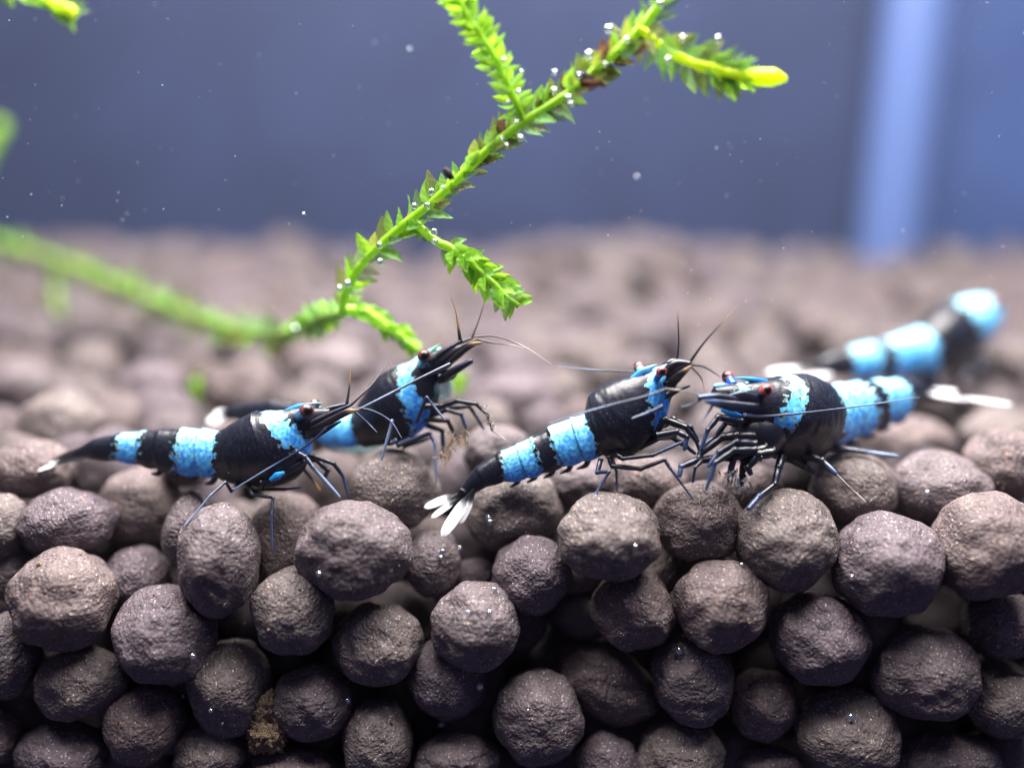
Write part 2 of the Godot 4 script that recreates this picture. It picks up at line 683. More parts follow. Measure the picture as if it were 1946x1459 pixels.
func shrimp(d: Dictionary, label: String, sd: int) -> Node3D:
	var lowest := Vector3(0, 99, 0)
	for c in d.ctrl:
		var p := zp(d, c[0], c[1], c[2])
		if p.y < lowest.y:
			lowest = p
	var mid: Array = d.ctrl[d.ctrl.size() / 2]
	var b := zp(d, mid[0], mid[1], mid[2])
	var root := thing("shrimp", label, "shrimp", Vector3(b.x, lowest.y, b.z), "black and blue banded dwarf shrimps on the pellet bed")
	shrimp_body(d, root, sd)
	for i in d.ctrl.size():
		var c: Array = d.ctrl[i]
		body_spots.append([zp(d, c[0], c[1], c[2]), zr(d, c[1], c[3], c[2])])
	return root


func make_shrimps() -> void:
	# ---- front left
	var d := {"z": [0.0, 620.0, 0.36], "wide": 0.68, "cara": 7.05, "head": 11.6,
		"ctrl": [[400, 668, 8.4, 20], [500, 655, 8.38, 58], [620, 645, 8.36, 76], [750, 650, 8.33, 95], [850, 657, 8.3, 113], [960, 667, 8.27, 127], [1060, 674, 8.24, 132], [1165, 680, 8.2, 131], [1250, 678, 8.17, 162], [1350, 662, 8.14, 190], [1445, 632, 8.12, 200], [1520, 575, 8.1, 160], [1585, 520, 8.09, 100], [1668, 490, 8.08, 66], [1750, 466, 8.07, 34]],
		"seams": [1.0, 2.0, 3.0, 3.95, 5.0, 6.1, 7.05], "blue": [[2.05, 3.0, -0.12], [4.95, 7.0, -0.1], [10.95, 11.9, 0.22]]}
	var s := shrimp(d, "black shrimp with sky-blue bands at front left, its white tail pointing left", 31)
	limb(d, s, "telson", [[430, 665], [340, 685], [270, 712]], 8.4, 8.44, [26, 18, 4], FAN, M.fan, 0.5, true, 1.4)
	blade(d, s, [420, 690], [150, 770], 17, 8.36, 8.42, 0.48, 0.9)
	blade(d, s, [420, 680], [180, 735], 18, 8.42, 8.5, 0.42, 1.0)
	blade(d, s, [480, 690], [290, 715], 20, 8.3, 8.34, 1.3, 0.8)
	limb(d, s, "rostrum", [[1470, 490], [1560, 436], [1640, 412], [1705, 404]], 8.1, 8.07, [30, 22, 10, 2], [Color(0.16, 0.46, 0.72), Color(0.35, 0.58, 0.62)], null, 0.6)
	eye_ball(d, s, 1618, 447, 41, 7.93, Vector3(0.25, 0.1, 0), Color(0.34, 0.23, 0.24), [1570, 480, 0.1, Color(0.2, 0.35, 0.5)])
	eye_ball(d, s, 1660, 412, 30, 8.24, Vector3(0.5, 0.3, -1.2), Color(0.38, 0.25, 0.27), [1630, 440, -0.08, Color(0.2, 0.3, 0.42)])
	limb(d, s, "antennule", [[1640, 520], [1730, 470], [1850, 415]], 8.02, 8.0, [24, 17, 8], INK)
	limb(d, s, "antennule", [[1660, 455], [1760, 428], [1850, 405]], 8.12, 8.1, [18, 14, 7], INK)
	limb(d, s, "antennal_scale", [[1640, 545], [1740, 500], [1830, 455], [1895, 440]], 7.96, 7.92, [10, 20, 17, 4], TAN, null, 0.3, true, 0.72)
	limb(d, s, "antennal_scale", [[1650, 585], [1720, 545], [1800, 500]], 7.98, 7.96, [20, 15, 5], INK, null, 0.4)
	limb(d, s, "flagellum", [[1830, 410], [1842, 330], [1850, 210]], 8.05, 8.1, [9, 5, 1.5], TAN, M.hair)
	limb(d, s, "flagellum", [[1850, 415], [1900, 370], [1960, 310], [2050, 190]], 8.05, 8.0, [9, 6, 4, 1.5], HAIR, M.hair)
	limb(d, s, "flagellum", [[1860, 430], [1960, 445], [2060, 500], [2120, 590]], 8.0, 7.95, [7, 6, 4, 2], SLATE, M.hair)
	limb(d, s, "flagellum", [[1860, 440], [1930, 500], [1990, 560]], 7.98, 7.95, [6, 5, 2], SLATE, M.hair)
	limb(d, s, "antenna", [[1720, 540], [1600, 642], [1420, 748], [1230, 862]], 7.88, 7.86, [6, 6, 5, 3], SLATE, M.leg)
	leg(d, s, [[1275, 815], [1218, 868], [1190, 822], [1108, 893], [972, 1058]], 8.1, 7.72, 17, 7, SLATE)
	leg(d, s, [[1300, 815], [1330, 888], [1440, 905], [1432, 990], [1436, 1190]], 8.08, 7.78, 20, 6, DUSK)
	leg(d, s, [[1310, 820], [1380, 862], [1500, 862], [1590, 850]], 8.16, 8.1, 18, 9, DUSK)
	leg(d, s, [[1560, 660], [1612, 690], [1650, 742], [1795, 905]], 7.98, 7.86, 24, 15, SLATE)
	leg(d, s, [[1590, 670], [1660, 688], [1760, 725], [1810, 790], [1838, 905]], 8.05, 8.05, 22, 12, DUSK)
	leg(d, s, [[1580, 690], [1670, 705], [1730, 760], [1712, 800]], 8.12, 8.1, 26, 18, DUSK)
	leg(d, s, [[1380, 830], [1500, 772], [1610, 712]], 8.0, 7.98, 40, 26, INK, "maxilliped")
	limb(d, s, "leg_patch", [[1425, 812], [1462, 790], [1500, 772]], 7.93, 7.92, [10, 22, 8], [Color(0.16, 0.55, 0.85), Color(0.2, 0.62, 0.9)], null, 0.4)
	leg(d, s, [[1560, 700], [1640, 800], [1690, 870]], 8.2, 8.2, 18, 10, TAN)
	for k in 4:
		limb(d, s, "swimmeret", [[1140 - k * 95, 790 - k * 14], [1118 - k * 95, 822 - k * 15], [1082 - k * 95, 832 - k * 18]], 8.22 + k * 0.02, 8.22 + k * 0.02, [18, 16, 5], INK)

	# ---- rear left, head raised
	d = {"z": [560.0, 540.0, 0.2571], "off": -0.42, "wide": 0.7, "cara": 7.05, "head": 11.6,
		"ctrl": [[-560, 985, 9.5, 24], [-450, 955, 9.46, 56], [-330, 945, 9.42, 74], [-170, 945, 9.35, 92], [20, 985, 9.25, 108], [195, 1045, 9.15, 122], [345, 1085, 9.05, 135], [475, 1078, 8.97, 132], [600, 1010, 8.9, 190], [720, 930, 8.85, 240], [828, 832, 8.82, 238], [910, 735, 8.8, 192], [985, 642, 8.78, 126], [1085, 560, 8.76, 84], [1200, 500, 8.74, 52], [1280, 462, 8.73, 24]],
		"seams": [1.0, 2.0, 3.0, 4.0, 5.0, 6.05, 7.05], "blue": [[4.5, 7.0, -0.05], [10.15, 11.15, -0.95]]}
	s = shrimp(d, "black shrimp behind the front left one, its head raised beside the moss", 47)
	limb(d, s, "rostrum", [[860, 620], [950, 540], [1030, 478], [1078, 440]], 8.8, 8.76, [44, 30, 14, 3], [Color(0.55, 0.85, 0.85), Color(0.5, 0.75, 0.6)], null, 0.6)
	eye_ball(d, s, 957, 530, 50, 8.6, Vector3(0.15, 0.1, 0), Color(0.36, 0.2, 0.2), [940, 600, 0.1, Color(0.35, 0.62, 0.72)])
	eye_ball(d, s, 1050, 500, 40, 8.98, Vector3(0.4, 0.4, -1.5), Color(0.5, 0.7, 0.8), [1010, 560, -0.1, Color(0.35, 0.62, 0.72)])
	limb(d, s, "antennule", [[1000, 585], [1100, 500], [1240, 415]], 8.66, 8.64, [28, 22, 11], INK)
	limb(d, s, "antennule", [[1060, 540], [1180, 450], [1320, 395]], 8.8, 8.8, [24, 19, 9], INK)
	limb(d, s, "antennal_scale", [[1120, 590], [1210, 520], [1310, 450], [1392, 432]], 8.6, 8.55, [10, 22, 20, 5], TAN, null, 0.3, true, 0.66)
	limb(d, s, "antennal_scale", [[1080, 570], [1200, 490], [1350, 402]], 8.63, 8.6, [12, 17, 5], TAN, null, 0.3, true, 0.8)
	limb(d, s, "mouth_stick", [[1100, 690], [1200, 628], [1312, 566]], 8.68, 8.62, [34, 30, 18], INK)
	limb(d, s, "mouth_stick", [[1060, 700], [1160, 670], [1195, 655]], 8.72, 8.7, [44, 36, 14], INK)
	limb(d, s, "flagellum", [[1222, 412], [1205, 290], [1190, 200], [1150, 80]], 8.62, 8.6, [14, 9, 4, 1.5], TAN, M.hair, 1.0, true, 0.2)
	limb(d, s, "flagellum", [[1310, 392], [1355, 280], [1400, 140], [1446, -40]], 8.66, 8.7, [10, 5, 3, 1.5], HAIR, M.hair)
	limb(d, s, "flagellum", [[1330, 390], [1480, 385], [1680, 455], [1900, 590]], 8.62, 8.5, [8, 6, 5, 1.5], HAIR, M.hair)
	limb(d, s, "flagellum", [[1330, 402], [1460, 432], [1600, 450], [1730, 480]], 8.66, 8.62, [8, 6, 4, 1.5], HAIR, M.hair)
	limb(d, s, "antenna", [[1150, 592], [960, 680], [720, 800], [480, 920]], 8.46, 8.3, [18, 12, 8, 5], SLATE, M.leg)
	limb(d, s, "antenna", [[1080, 560], [900, 600], [640, 760], [500, 900]], 9.1, 9.2, [6, 6, 5, 3], HAIR, M.hair)
	leg(d, s, [[745, 1160], [690, 1180], [722, 1005], [640, 1300]], 8.62, 8.42, 32, 16, SLATE)
	leg(d, s, [[850, 1150], [760, 1190], [1000, 1100], [1035, 1180], [1046, 1480]], 8.68, 8.5, 34, 12, SLATE)
	leg(d, s, [[880, 1120], [800, 1205], [1010, 1130]], 8.9, 8.85, 34, 22, INK)
	leg(d, s, [[900, 1020], [975, 835], [1110, 1005]], 8.6, 8.5, 24, 12, SLATE)
	leg(d, s, [[960, 900], [1080, 900], [1200, 862], [1340, 885], [1420, 960], [1460, 1080]], 8.66, 8.58, 38, 14, INK)
	leg(d, s, [[960, 930], [1120, 920], [1290, 900], [1330, 960], [1400, 1075]], 8.8, 8.75, 36, 14, INK)
	leg(d, s, [[980, 980], [1120, 930], [1230, 960], [1270, 1070]], 8.74, 8.7, 34, 18, DUSK)
	leg(d, s, [[1450, 1075], [1500, 1110], [1560, 1150]], 8.56, 8.5, 8, 4, HAIR)
	leg(d, s, [[960, 1000], [1130, 1010], [1180, 1110], [1120, 1230]], 8.72, 8.66, 30, 14, TAN, "maxilliped")
	leg(d, s, [[940, 1030], [1090, 1080], [1100, 1250]], 8.8, 8.75, 36, 20, INK, "maxilliped")
	bristles(d, s, "leg_bristles", [[1200, 1110, 30], [1240, 1140, 30], [1130, 1220, 24], [1110, 1260, 24]], 8.6, 60, Vector2(0.3, 1), 0.5, 70, [Color(0.3, 0.24, 0.2), Color(0.72, 0.6, 0.46)])
	bristles(d, s, "leg_bristles", [[1420, 970, 14], [1440, 1020, 12], [1455, 1065, 10], [1390, 920, 14]], 8.56, 34, Vector2(1, 0.1), 0.4, 36, HAIR)
	var g := Geo.new()
	ball(g, zp(d, 1090, 770, 8.76), Vector3(zr(d, 770, 75, 8.76), zr(d, 770, 88, 8.76), 0.09), 3)
	put("cheek", g.mesh(s.get_meta("base_cm"), U), M.veil, s)
	g = Geo.new()
	ball(g, zp(d, 420, 1190, 9.1), Vector3(zr(d, 770, 230, 9.0), zr(d, 770, 62, 9.0), 0.1), 3)
	put("belly", g.mesh(s.get_meta("base_cm"), U), M.veil, s)
	blade(d, s, [-470, 960], [-660, 1000], 38, 9.45, 9.52, 0.2, 0.5)
	blade(d, s, [-480, 985], [-640, 1035], 30, 9.42, 9.5, 0.3, 0.7)
	blade(d, s, [-460, 945], [-600, 940], 30, 9.5, 9.6, 0.3, 0.6)
	limb(d, s, "telson", [[-450, 950], [-540, 962], [-610, 985]], 9.46, 9.5, [40, 26, 6], FAN, M.fan, 0.5, true, 0.5)

	# ---- middle
	d = {"z": [780.0, 600.0, 0.329], "wide": 0.74, "cara": 8.05, "head": 12.6,
		"ctrl": [[300, 1035, 8.06, 32], [400, 945, 8.08, 66], [505, 888, 8.1, 88], [602, 862, 8.1, 104], [690, 832, 8.1, 112], [785, 792, 8.1, 122], [880, 752, 8.1, 132], [975, 722, 8.1, 138], [1062, 690, 8.1, 142], [1150, 640, 8.1, 205], [1250, 565, 8.08, 206], [1340, 488, 8.06, 172], [1425, 405, 8.04, 112], [1490, 348, 8.02, 74], [1550, 304, 8.0, 46], [1600, 280, 7.98, 20]],
		"seams": [1.1, 2.2, 3.5, 4.5, 5.6, 6.9, 8.05], "blue": [[2.35, 4.45, -0.12], [5.55, 7.85, -0.1], [11.45, 12.75, -0.9]]}
	s = shrimp(d, "black and blue shrimp in the middle facing right, white tail fan hanging between pellets", 59)
	limb(d, s, "telson", [[320, 1010], [270, 1080], [215, 1150]], 8.04, 8.0, [36, 24, 6], FAN, M.fan, 0.5, true, 1.4)
	blade(d, s, [300, 1020], [75, 1105], 27, 8.1, 8.06, 0.38, 0.4)
	blade(d, s, [290, 1045], [118, 1165], 20, 8.02, 7.96, 0.35, 0.4)
	blade(d, s, [370, 1000], [175, 1275], 36, 7.98, 7.88, 0.28, 0.3)
	blade(d, s, [370, 1020], [285, 1200], 22, 7.96, 7.9, 0.3, 0.2)
	limb(d, s, "rostrum", [[1290, 390], [1350, 325], [1425, 283]], 8.04, 8.0, [44, 28, 4], [Color(0.18, 0.48, 0.75), Color(0.45, 0.7, 0.78)], null, 0.6)
	eye_ball(d, s, 1450, 322, 32, 7.86, Vector3(0.3, 0.1, 0), Color(0.5, 0.25, 0.27), [1420, 370, 0.08, Color(0.12, 0.35, 0.7)])
	eye_ball(d, s, 1318, 296, 31, 8.24, Vector3(-0.5, 0.5, -1.0), Color(0.5, 0.32, 0.36), [1345, 330, -0.1, Color(0.4, 0.75, 0.85)])
	limb(d, s, "antennule", [[1470, 330], [1535, 275], [1625, 275]], 7.92, 7.88, [30, 27, 11], INK)
	limb(d, s, "antennule", [[1440, 330], [1510, 268], [1600, 268]], 8.08, 8.04, [26, 24, 10], INK)
	limb(d, s, "antennal_scale", [[1490, 385], [1560, 340], [1625, 290]], 7.88, 7.84, [16, 24, 6], TAN, null, 0.3, true, 0.7)
	limb(d, s, "antennal_scale", [[1480, 400], [1540, 370], [1580, 340]], 7.9, 7.86, [20, 20, 6], INK, null, 0.4)
	limb(d, s, "mouth_stick", [[1480, 462], [1540, 430], [1615, 402]], 7.9, 7.86, [24, 18, 8], INK)
	limb(d, s, "flagellum", [[1538, 262], [1550, 160], [1545, 0], [1535, -60]], 8.05, 8.1, [9, 5, 2.5, 1], TAN, M.hair)
	limb(d, s, "flagellum", [[1612, 270], [1700, 150], [1820, 20], [1890, -60]], 7.9, 7.9, [10, 6, 2.5, 1], TAN, M.hair)
	limb(d, s, "flagellum", [[1620, 282], [1700, 296], [1790, 352]], 7.88, 7.84, [8, 6, 2], INK, M.hair)
	limb(d, s, "flagellum", [[1620, 292], [1680, 360], [1700, 440]], 7.9, 7.86, [5, 4, 1.5], TAN, M.hair)
	limb(d, s, "antenna", [[1480, 420], [1370, 462], [1100, 530], [800, 620]], 7.72, 7.7, [6, 7, 5, 2], SLATE, M.leg)
	limb(d, s, "antenna", [[1460, 520], [1395, 552], [1280, 592]], 7.74, 7.74, [12, 10, 4], SLATE, M.leg)
	limb(d, s, "antenna", [[1350, 330], [1250, 322], [1050, 312], [850, 290]], 8.3, 8.3, [4, 4, 4, 2], SLATE, M.hair)
	leg(d, s, [[1150, 815], [1165, 868], [1330, 884], [1470, 832], [1500, 880], [1560, 960], [1640, 1068]], 7.98, 7.76, 26, 8, DUSK)
	leg(d, s, [[1190, 800], [1225, 825], [1400, 805], [1570, 730]], 7.94, 7.86, 24, 16, DUSK)
	leg(d, s, [[1260, 770], [1330, 760], [1450, 700], [1540, 690]], 8.0, 7.95, 26, 22, INK)
	leg(d, s, [[1400, 680], [1470, 600], [1590, 645], [1650, 720], [1680, 800]], 7.98, 7.9, 42, 12, INK)
	leg(d, s, [[1420, 650], [1520, 598], [1620, 645], [1668, 730]], 8.06, 8.0, 38, 12, INK)
	leg(d, s, [[1420, 690], [1540, 670], [1600, 700], [1580, 780]], 7.92, 7.86, 34, 20, DUSK)
	leg(d, s, [[1400, 700], [1510, 700], [1600, 760], [1650, 800]], 8.02, 7.98, 32, 14, INK)
	leg(d, s, [[1100, 830], [1080, 905], [1148, 900], [1070, 1030], [990, 1165]], 7.98, 7.72, 24, 7, SLATE)
	leg(d, s, [[1170, 830], [1190, 900], [1195, 1010]], 8.15, 8.1, 16, 10, SLATE)
	for k in 5:
		limb(d, s, "swimmeret", [[1030 - k * 100, 830 + k * 22], [1010 - k * 98, 865 + k * 24], [960 - k * 96, 885 + k * 26]], 8.12, 8.12, [18, 16, 5], INK)

	# ---- right, facing left and towards the glass
	d = {"z": [1240.0, 540.0, 0.3628], "wide": 0.82, "cara": 6.5, "head": 10.6,
		"ctrl": [[1440, 575, 9.3, 44], [1370, 582, 9.2, 78], [1290, 600, 9.07, 104], [1200, 622, 8.93, 122], [1110, 645, 8.8, 138], [1010, 668, 8.66, 150], [930, 690, 8.53, 160], [840, 702, 8.42, 208], [750, 702, 8.31, 226], [655, 680, 8.2, 206], [560, 640, 8.1, 150], [475, 605, 8.02, 98], [395, 582, 7.95, 58], [320, 570, 7.9, 28]],
		"seams": [0.9, 1.9, 3.0, 4.0, 5.1, 6.5], "blue": [[2.0, 3.45, -0.1], [4.2, 6.35, -0.1], [9.15, 9.8, 0.35], [11.5, 11.95, 0.3]]}
	s = shrimp(d, "black and blue shrimp at right facing left, many legs bunched under its head", 71)
	blade(d, s, [1400, 568], [1660, 600], 17, 9.15, 9.2, 0.2, 0.5)
	blade(d, s, [1590, 590], [1890, 628], 14, 9.15, 9.2, 0.12, 0.5)
	blade(d, s, [1420, 560], [1600, 556], 22, 9.25, 9.35, 0.25, 0.6)
	limb(d, s, "telson", [[1420, 578], [1520, 588], [1600, 600]], 9.2, 9.25, [44, 26, 6], FAN, M.fan, 0.5, true, 1.3)
	limb(d, s, "rostrum", [[720, 600], [610, 528], [500, 496], [425, 492]], 8.2, 7.92, [40, 26, 12, 2], [Color(0.12, 0.42, 0.75), Color(0.3, 0.62, 0.8)], null, 0.6)
	eye_ball(d, s, 596, 556, 35, 7.85, Vector3(0.3, 0.15, 0), Color(0.56, 0.25, 0.25), [560, 590, 0.1, Color(0.1, 0.16, 0.3)])
	eye_ball(d, s, 396, 486, 33, 8.12, Vector3(-0.6, 0.5, -0.5), Color(0.52, 0.25, 0.26), [430, 530, -0.12, Color(0.1, 0.3, 0.6)])
	limb(d, s, "antennule", [[430, 560], [370, 535], [322, 534]], 8.0, 7.95, [26, 22, 10], [Color(0.12, 0.3, 0.6), Color(0.3, 0.65, 0.85)])
	limb(d, s, "antennule", [[450, 610], [340, 588], [240, 592]], 7.84, 7.72, [24, 20, 13], DUSK)
	limb(d, s, "antennal_scale", [[560, 640], [430, 640], [330, 622], [270, 612]], 7.78, 7.68, [14, 30, 20, 5], DUSK, null, 0.3)
	limb(d, s, "antennal_scale", [[560, 610], [470, 590], [360, 600]], 7.86, 7.8, [24, 34, 8], INK, null, 0.3)
	limb(d, s, "cheek_patch", [[360, 655], [420, 680], [470, 690]], 7.86, 7.86, [10, 22, 8], [Color(0.12, 0.48, 0.75), Color(0.08, 0.36, 0.68)], null, 0.5)
	limb(d, s, "flagellum", [[330, 610], [300, 660], [255, 730]], 7.74, 7.7, [9, 7, 2], SLATE, M.hair)
	limb(d, s, "flagellum", [[250, 580], [170, 560], [70, 545]], 7.76, 7.74, [6, 4, 1.5], HAIR, M.hair)
	limb(d, s, "flagellum", [[260, 600], [200, 630], [150, 640]], 7.74, 7.7, [6, 4, 1.5], SLATE, M.hair)
	limb(d, s, "antenna", [[480, 686], [600, 692], [900, 662], [1180, 625], [1400, 592]], 7.7, 8.3, [9, 7, 5, 4, 2], SLATE, M.leg)
	leg(d, s, [[470, 720], [345, 696], [290, 765], [250, 875]], 7.95, 7.82, 34, 14, DUSK)
	leg(d, s, [[480, 740], [390, 720], [330, 800], [262, 850]], 8.05, 8.0, 30, 14, DUSK)
	leg(d, s, [[560, 800], [440, 795], [370, 800], [250, 890], [240, 930]], 7.95, 7.8, 46, 20, INK)
	leg(d, s, [[540, 840], [440, 830], [350, 880], [290, 960]], 7.88, 7.76, 40, 18, DUSK)
	leg(d, s, [[540, 870], [430, 870], [330, 935], [280, 1080]], 7.84, 7.7, 36, 14, DUSK)
	leg(d, s, [[520, 880], [400, 905], [230, 925], [150, 955], [142, 1010]], 7.92, 7.76, 38, 20, DUSK)
	leg(d, s, [[260, 925], [225, 960], [210, 1040]], 7.8, 7.74, 18, 10, INK)
	leg(d, s, [[600, 860], [520, 880], [430, 905], [400, 1010]], 7.86, 7.8, 44, 24, INK)
	leg(d, s, [[560, 900], [480, 930], [470, 1000], [460, 1070]], 7.9, 7.84, 40, 18, INK)
	leg(d, s, [[640, 880], [560, 890], [500, 960], [520, 1000]], 7.84, 7.8, 44, 20, INK)
	leg(d, s, [[680, 900], [662, 960], [640, 1050], [560, 1110], [500, 1180]], 8.05, 7.7, 34, 24, DUSK)
	leg(d, s, [[700, 890], [800, 950], [860, 990]], 8.2, 8.15, 46, 22, INK)
	leg(d, s, [[800, 890], [890, 925], [968, 998]], 8.15, 7.95, 36, 22, DUSK)
	leg(d, s, [[968, 998], [1030, 1060], [1120, 1140]], 7.95, 7.8, 9, 5, HAIR)
	leg(d, s, [[900, 860], [1000, 862], [1110, 878], [1290, 902]], 8.4, 8.3, 28, 16, SLATE)
	bristles(d, s, "leg_bristles", [[430, 1000, 26], [470, 1040, 26], [400, 990, 22]], 7.78, 50, Vector2(-0.05, 1), 0.35, 46, [Color(0.12, 0.15, 0.25), Color(0.4, 0.36, 0.34)])
	var bb := Geo.new()
	ball(bb, zp(d, 560, 780, 8.1), Vector3(0.22, 0.2, 0.2), 3)
	bb.has_color = true
	for k in bb.col.size():
		bb.col[k] = Color(0.09, 0.1, 0.15)
	put("mouthparts", bb.mesh(s.get_meta("base_cm"), U), M.leg, s)
	for k in 4:
		limb(d, s, "swimmeret", [[1000 + k * 80, 800 - k * 36], [1040 + k * 80, 830 - k * 38], [1090 + k * 80, 836 - k * 42]], 8.62 + k * 0.12, 8.66 + k * 0.12, [22, 20, 6], SLATE)

	# ---- far right, out of focus, walking away
	d = {"z": [1240.0, 540.0, 0.3628], "off": -0.3, "wide": 0.8, "cara": 6.7, "head": 10.5,
		"ctrl": [[860, 422, 10.35, 26], [930, 422, 10.4, 62], [1020, 415, 10.48, 80], [1110, 408, 10.56, 92], [1200, 395, 10.65, 100], [1300, 378, 10.75, 110], [1420, 350, 10.9, 126], [1520, 300, 11.05, 158], [1620, 240, 11.2, 152], [1700, 195, 11.35, 130], [1755, 165, 11.5, 98], [1790, 145, 11.65, 44]],
		"seams": [0.9, 1.9, 3.0, 4.1, 5.3, 6.7], "blue": [[2.0, 3.5, 0.0], [4.2, 5.95, 0.0], [8.0, 11.0, 0.1]]}
	s = shrimp(d, "blurred banded shrimp at far right, walking away behind the others", 83)
	blade(d, s, [860, 440], [600, 462], 20, 10.3, 10.2, 0.35, 0.4)
	blade(d, s, [960, 470], [770, 492], 18, 10.2, 10.1, 0.1, 0.4)
	blade(d, s, [880, 440], [680, 470], 16, 10.36, 10.3, 0.2, 0.5)
	limb(d, s, "telson", [[880, 425], [800, 432], [740, 450]], 10.34, 10.3, [36, 22, 6], FAN, M.fan, 0.5, true, 1.4)
	leg(d, s, [[1560, 420], [1640, 450], [1660, 480]], 11.0, 10.9, 30, 16, SLATE)
	leg(d, s, [[1640, 340], [1720, 400], [1730, 440]], 11.1, 11.0, 30, 16, SLATE)
	leg(d, s, [[1500, 430], [1470, 480], [1520, 510]], 10.8, 10.75, 30, 18, SLATE)
	leg(d, s, [[1600, 400], [1590, 470], [1610, 500]], 11.1, 11.0, 28, 16, DUSK)
	for k in 3:
		limb(d, s, "swimmeret", [[1100 + k * 120, 480 - k * 14], [1130 + k * 120, 510 - k * 12], [1170 + k * 120, 520 - k * 12]], 10.6 + k * 0.1, 10.6 + k * 0.1, [22, 20, 6], SLATE)
	eye_ball(d, s, 1785, 110, 36, 11.3, Vector3(0.6, 0, -0.4), Color(0.5, 0.3, 0.3), [1755, 140, 0.12, Color(0.2, 0.3, 0.4)])


# ---------------------------------------------------------------- moss
func make_leaf_meshes() -> void:
	for k in 4:
		var g := Geo.new()
		var rows := 8
		var cols := 4
		var r := RandomNumberGenerator.new()
		r.seed = 500 + k
		var bend := r.randf_range(-0.05, 0.28)
		var twist := r.randf_range(-0.5, 0.5)
		var belly := r.randf_range(0.55, 0.8)
		for i in rows + 1:
			var t := float(i) / rows
			var w := 0.5 * pow(sin(PI * pow(t, belly) * 0.97 + 0.06), 0.8) * (1.0 - 0.12 * t)
			if i == rows:
				w = 0.05
			for j in cols + 1:
				var s := 2.0 * j / cols - 1.0
				var a := twist * t
				var y := s * w
				var z := 0.22 * absf(s) * w - bend * t * t + 0.02 * sin(t * 19.0 + s * 3.0 + k)
				g.vert(Vector3(t, y * cos(a) - z * sin(a) + 0.14 * (k - 1.5) * t * t, y * sin(a) + z * cos(a)), Vector2(s, t))
		for i in rows:
			for j in cols:
				var o := i * (cols + 1) + j
				g.tri(o, o + cols + 1, o + 1)
				g.tri(o + 1, o + cols + 1, o + cols + 2)
		leaf_meshes.append(g.mesh(Vector3.ZERO, 1.0))


func stalk(called: String, root: Node3D, pts: Array, r0: float, r1: float, m: Material) -> MeshInstance3D:
	var p: Array = []
	var rad: Array = []
	for i in pts.size():
		p.append(at(pts[i][0], pts[i][1], pts[i][2]))
		rad.append(lerpf(r0, r1, float(i) / (pts.size() - 1)) * per_px(pts[i][1], pts[i][2]) * rng.randf_range(0.92, 1.1))
	var g := Geo.new()
	tube(g, p, rad, 10, 7)
	for i in g.v.size():                                   # knots and ribs
		g.v[i] += Vector3(1, 1, 1) * 0.008 * fn.get_noise_3dv(g.v[i] * 9.0)
	var o := put(called, g.mesh(root.get_meta("base_cm"), U), m, root)
	o.set_meta("path", p)
	return o


# leaves in two ranks along a stalk: gap and length in photo pixels at the stalk
func foliage(o: MeshInstance3D, root: Node3D, t0: float, t1: float, gap: float, length: float, wide: float, ang: float, mats: Array, px := 0.0038, side_only := 0, droop := 0.0, jitter := 1.0) -> void:
	var p: Array = o.get_meta("path")
	var n := p.size() - 1
	var t := t0
	var side := 1
	var base: Vector3 = root.get_meta("base_cm")
	while t < t1:
		var here := spline(p, t * n)
		var tan := (spline(p, minf(t * n + 0.1, n)) - spline(p, maxf(t * n - 0.1, 0))).normalized()
		var view := (eye - here).normalized()
		var across := view.cross(tan).normalized()
		side = -side
		if side_only != 0:
			side = side_only
		var a := ang + rng.randfn() * 0.16 * jitter
		var d := (tan * cos(a) + across * sin(a) * side + view * (0.12 + rng.randfn() * 0.22) + Vector3(0, -droop, 0)).normalized()
		var front := rng.randf() < 0.3
		if front:
			d = (tan * cos(a) + across * sin(a) * side * 0.45 + view * 0.6).normalized()
		var nor := (view - d * view.dot(d)).normalized().rotated(d, rng.randfn() * 0.34 * jitter)
		var l := length * 0.9 * px * rng.randf_range(0.78, 1.15) * (1.0 - 0.35 * smoothstep(t1 - 0.12, t1, t))
		var w := wide * 1.12 * rng.randf_range(0.85, 1.2)
		var leaf := put("leaf", leaf_meshes[rng.randi() % 4], mats[rng.randi() % mats.size()], o)
		leaf.transform = Transform3D(Basis(d * l * U, nor.cross(d) * l * w * U * float(side), nor * l * U), (here + view * (0.03 if front else -0.02) + across * (side * 0.02) - base) * U)
		var step := (spline(p, minf(t * n + 0.05, n)) - spline(p, maxf(t * n - 0.05, 0))).length() / 0.1 * n
		t += 0.6 * gap * px / maxf(step, 0.01) * rng.randf_range(0.8, 1.2)


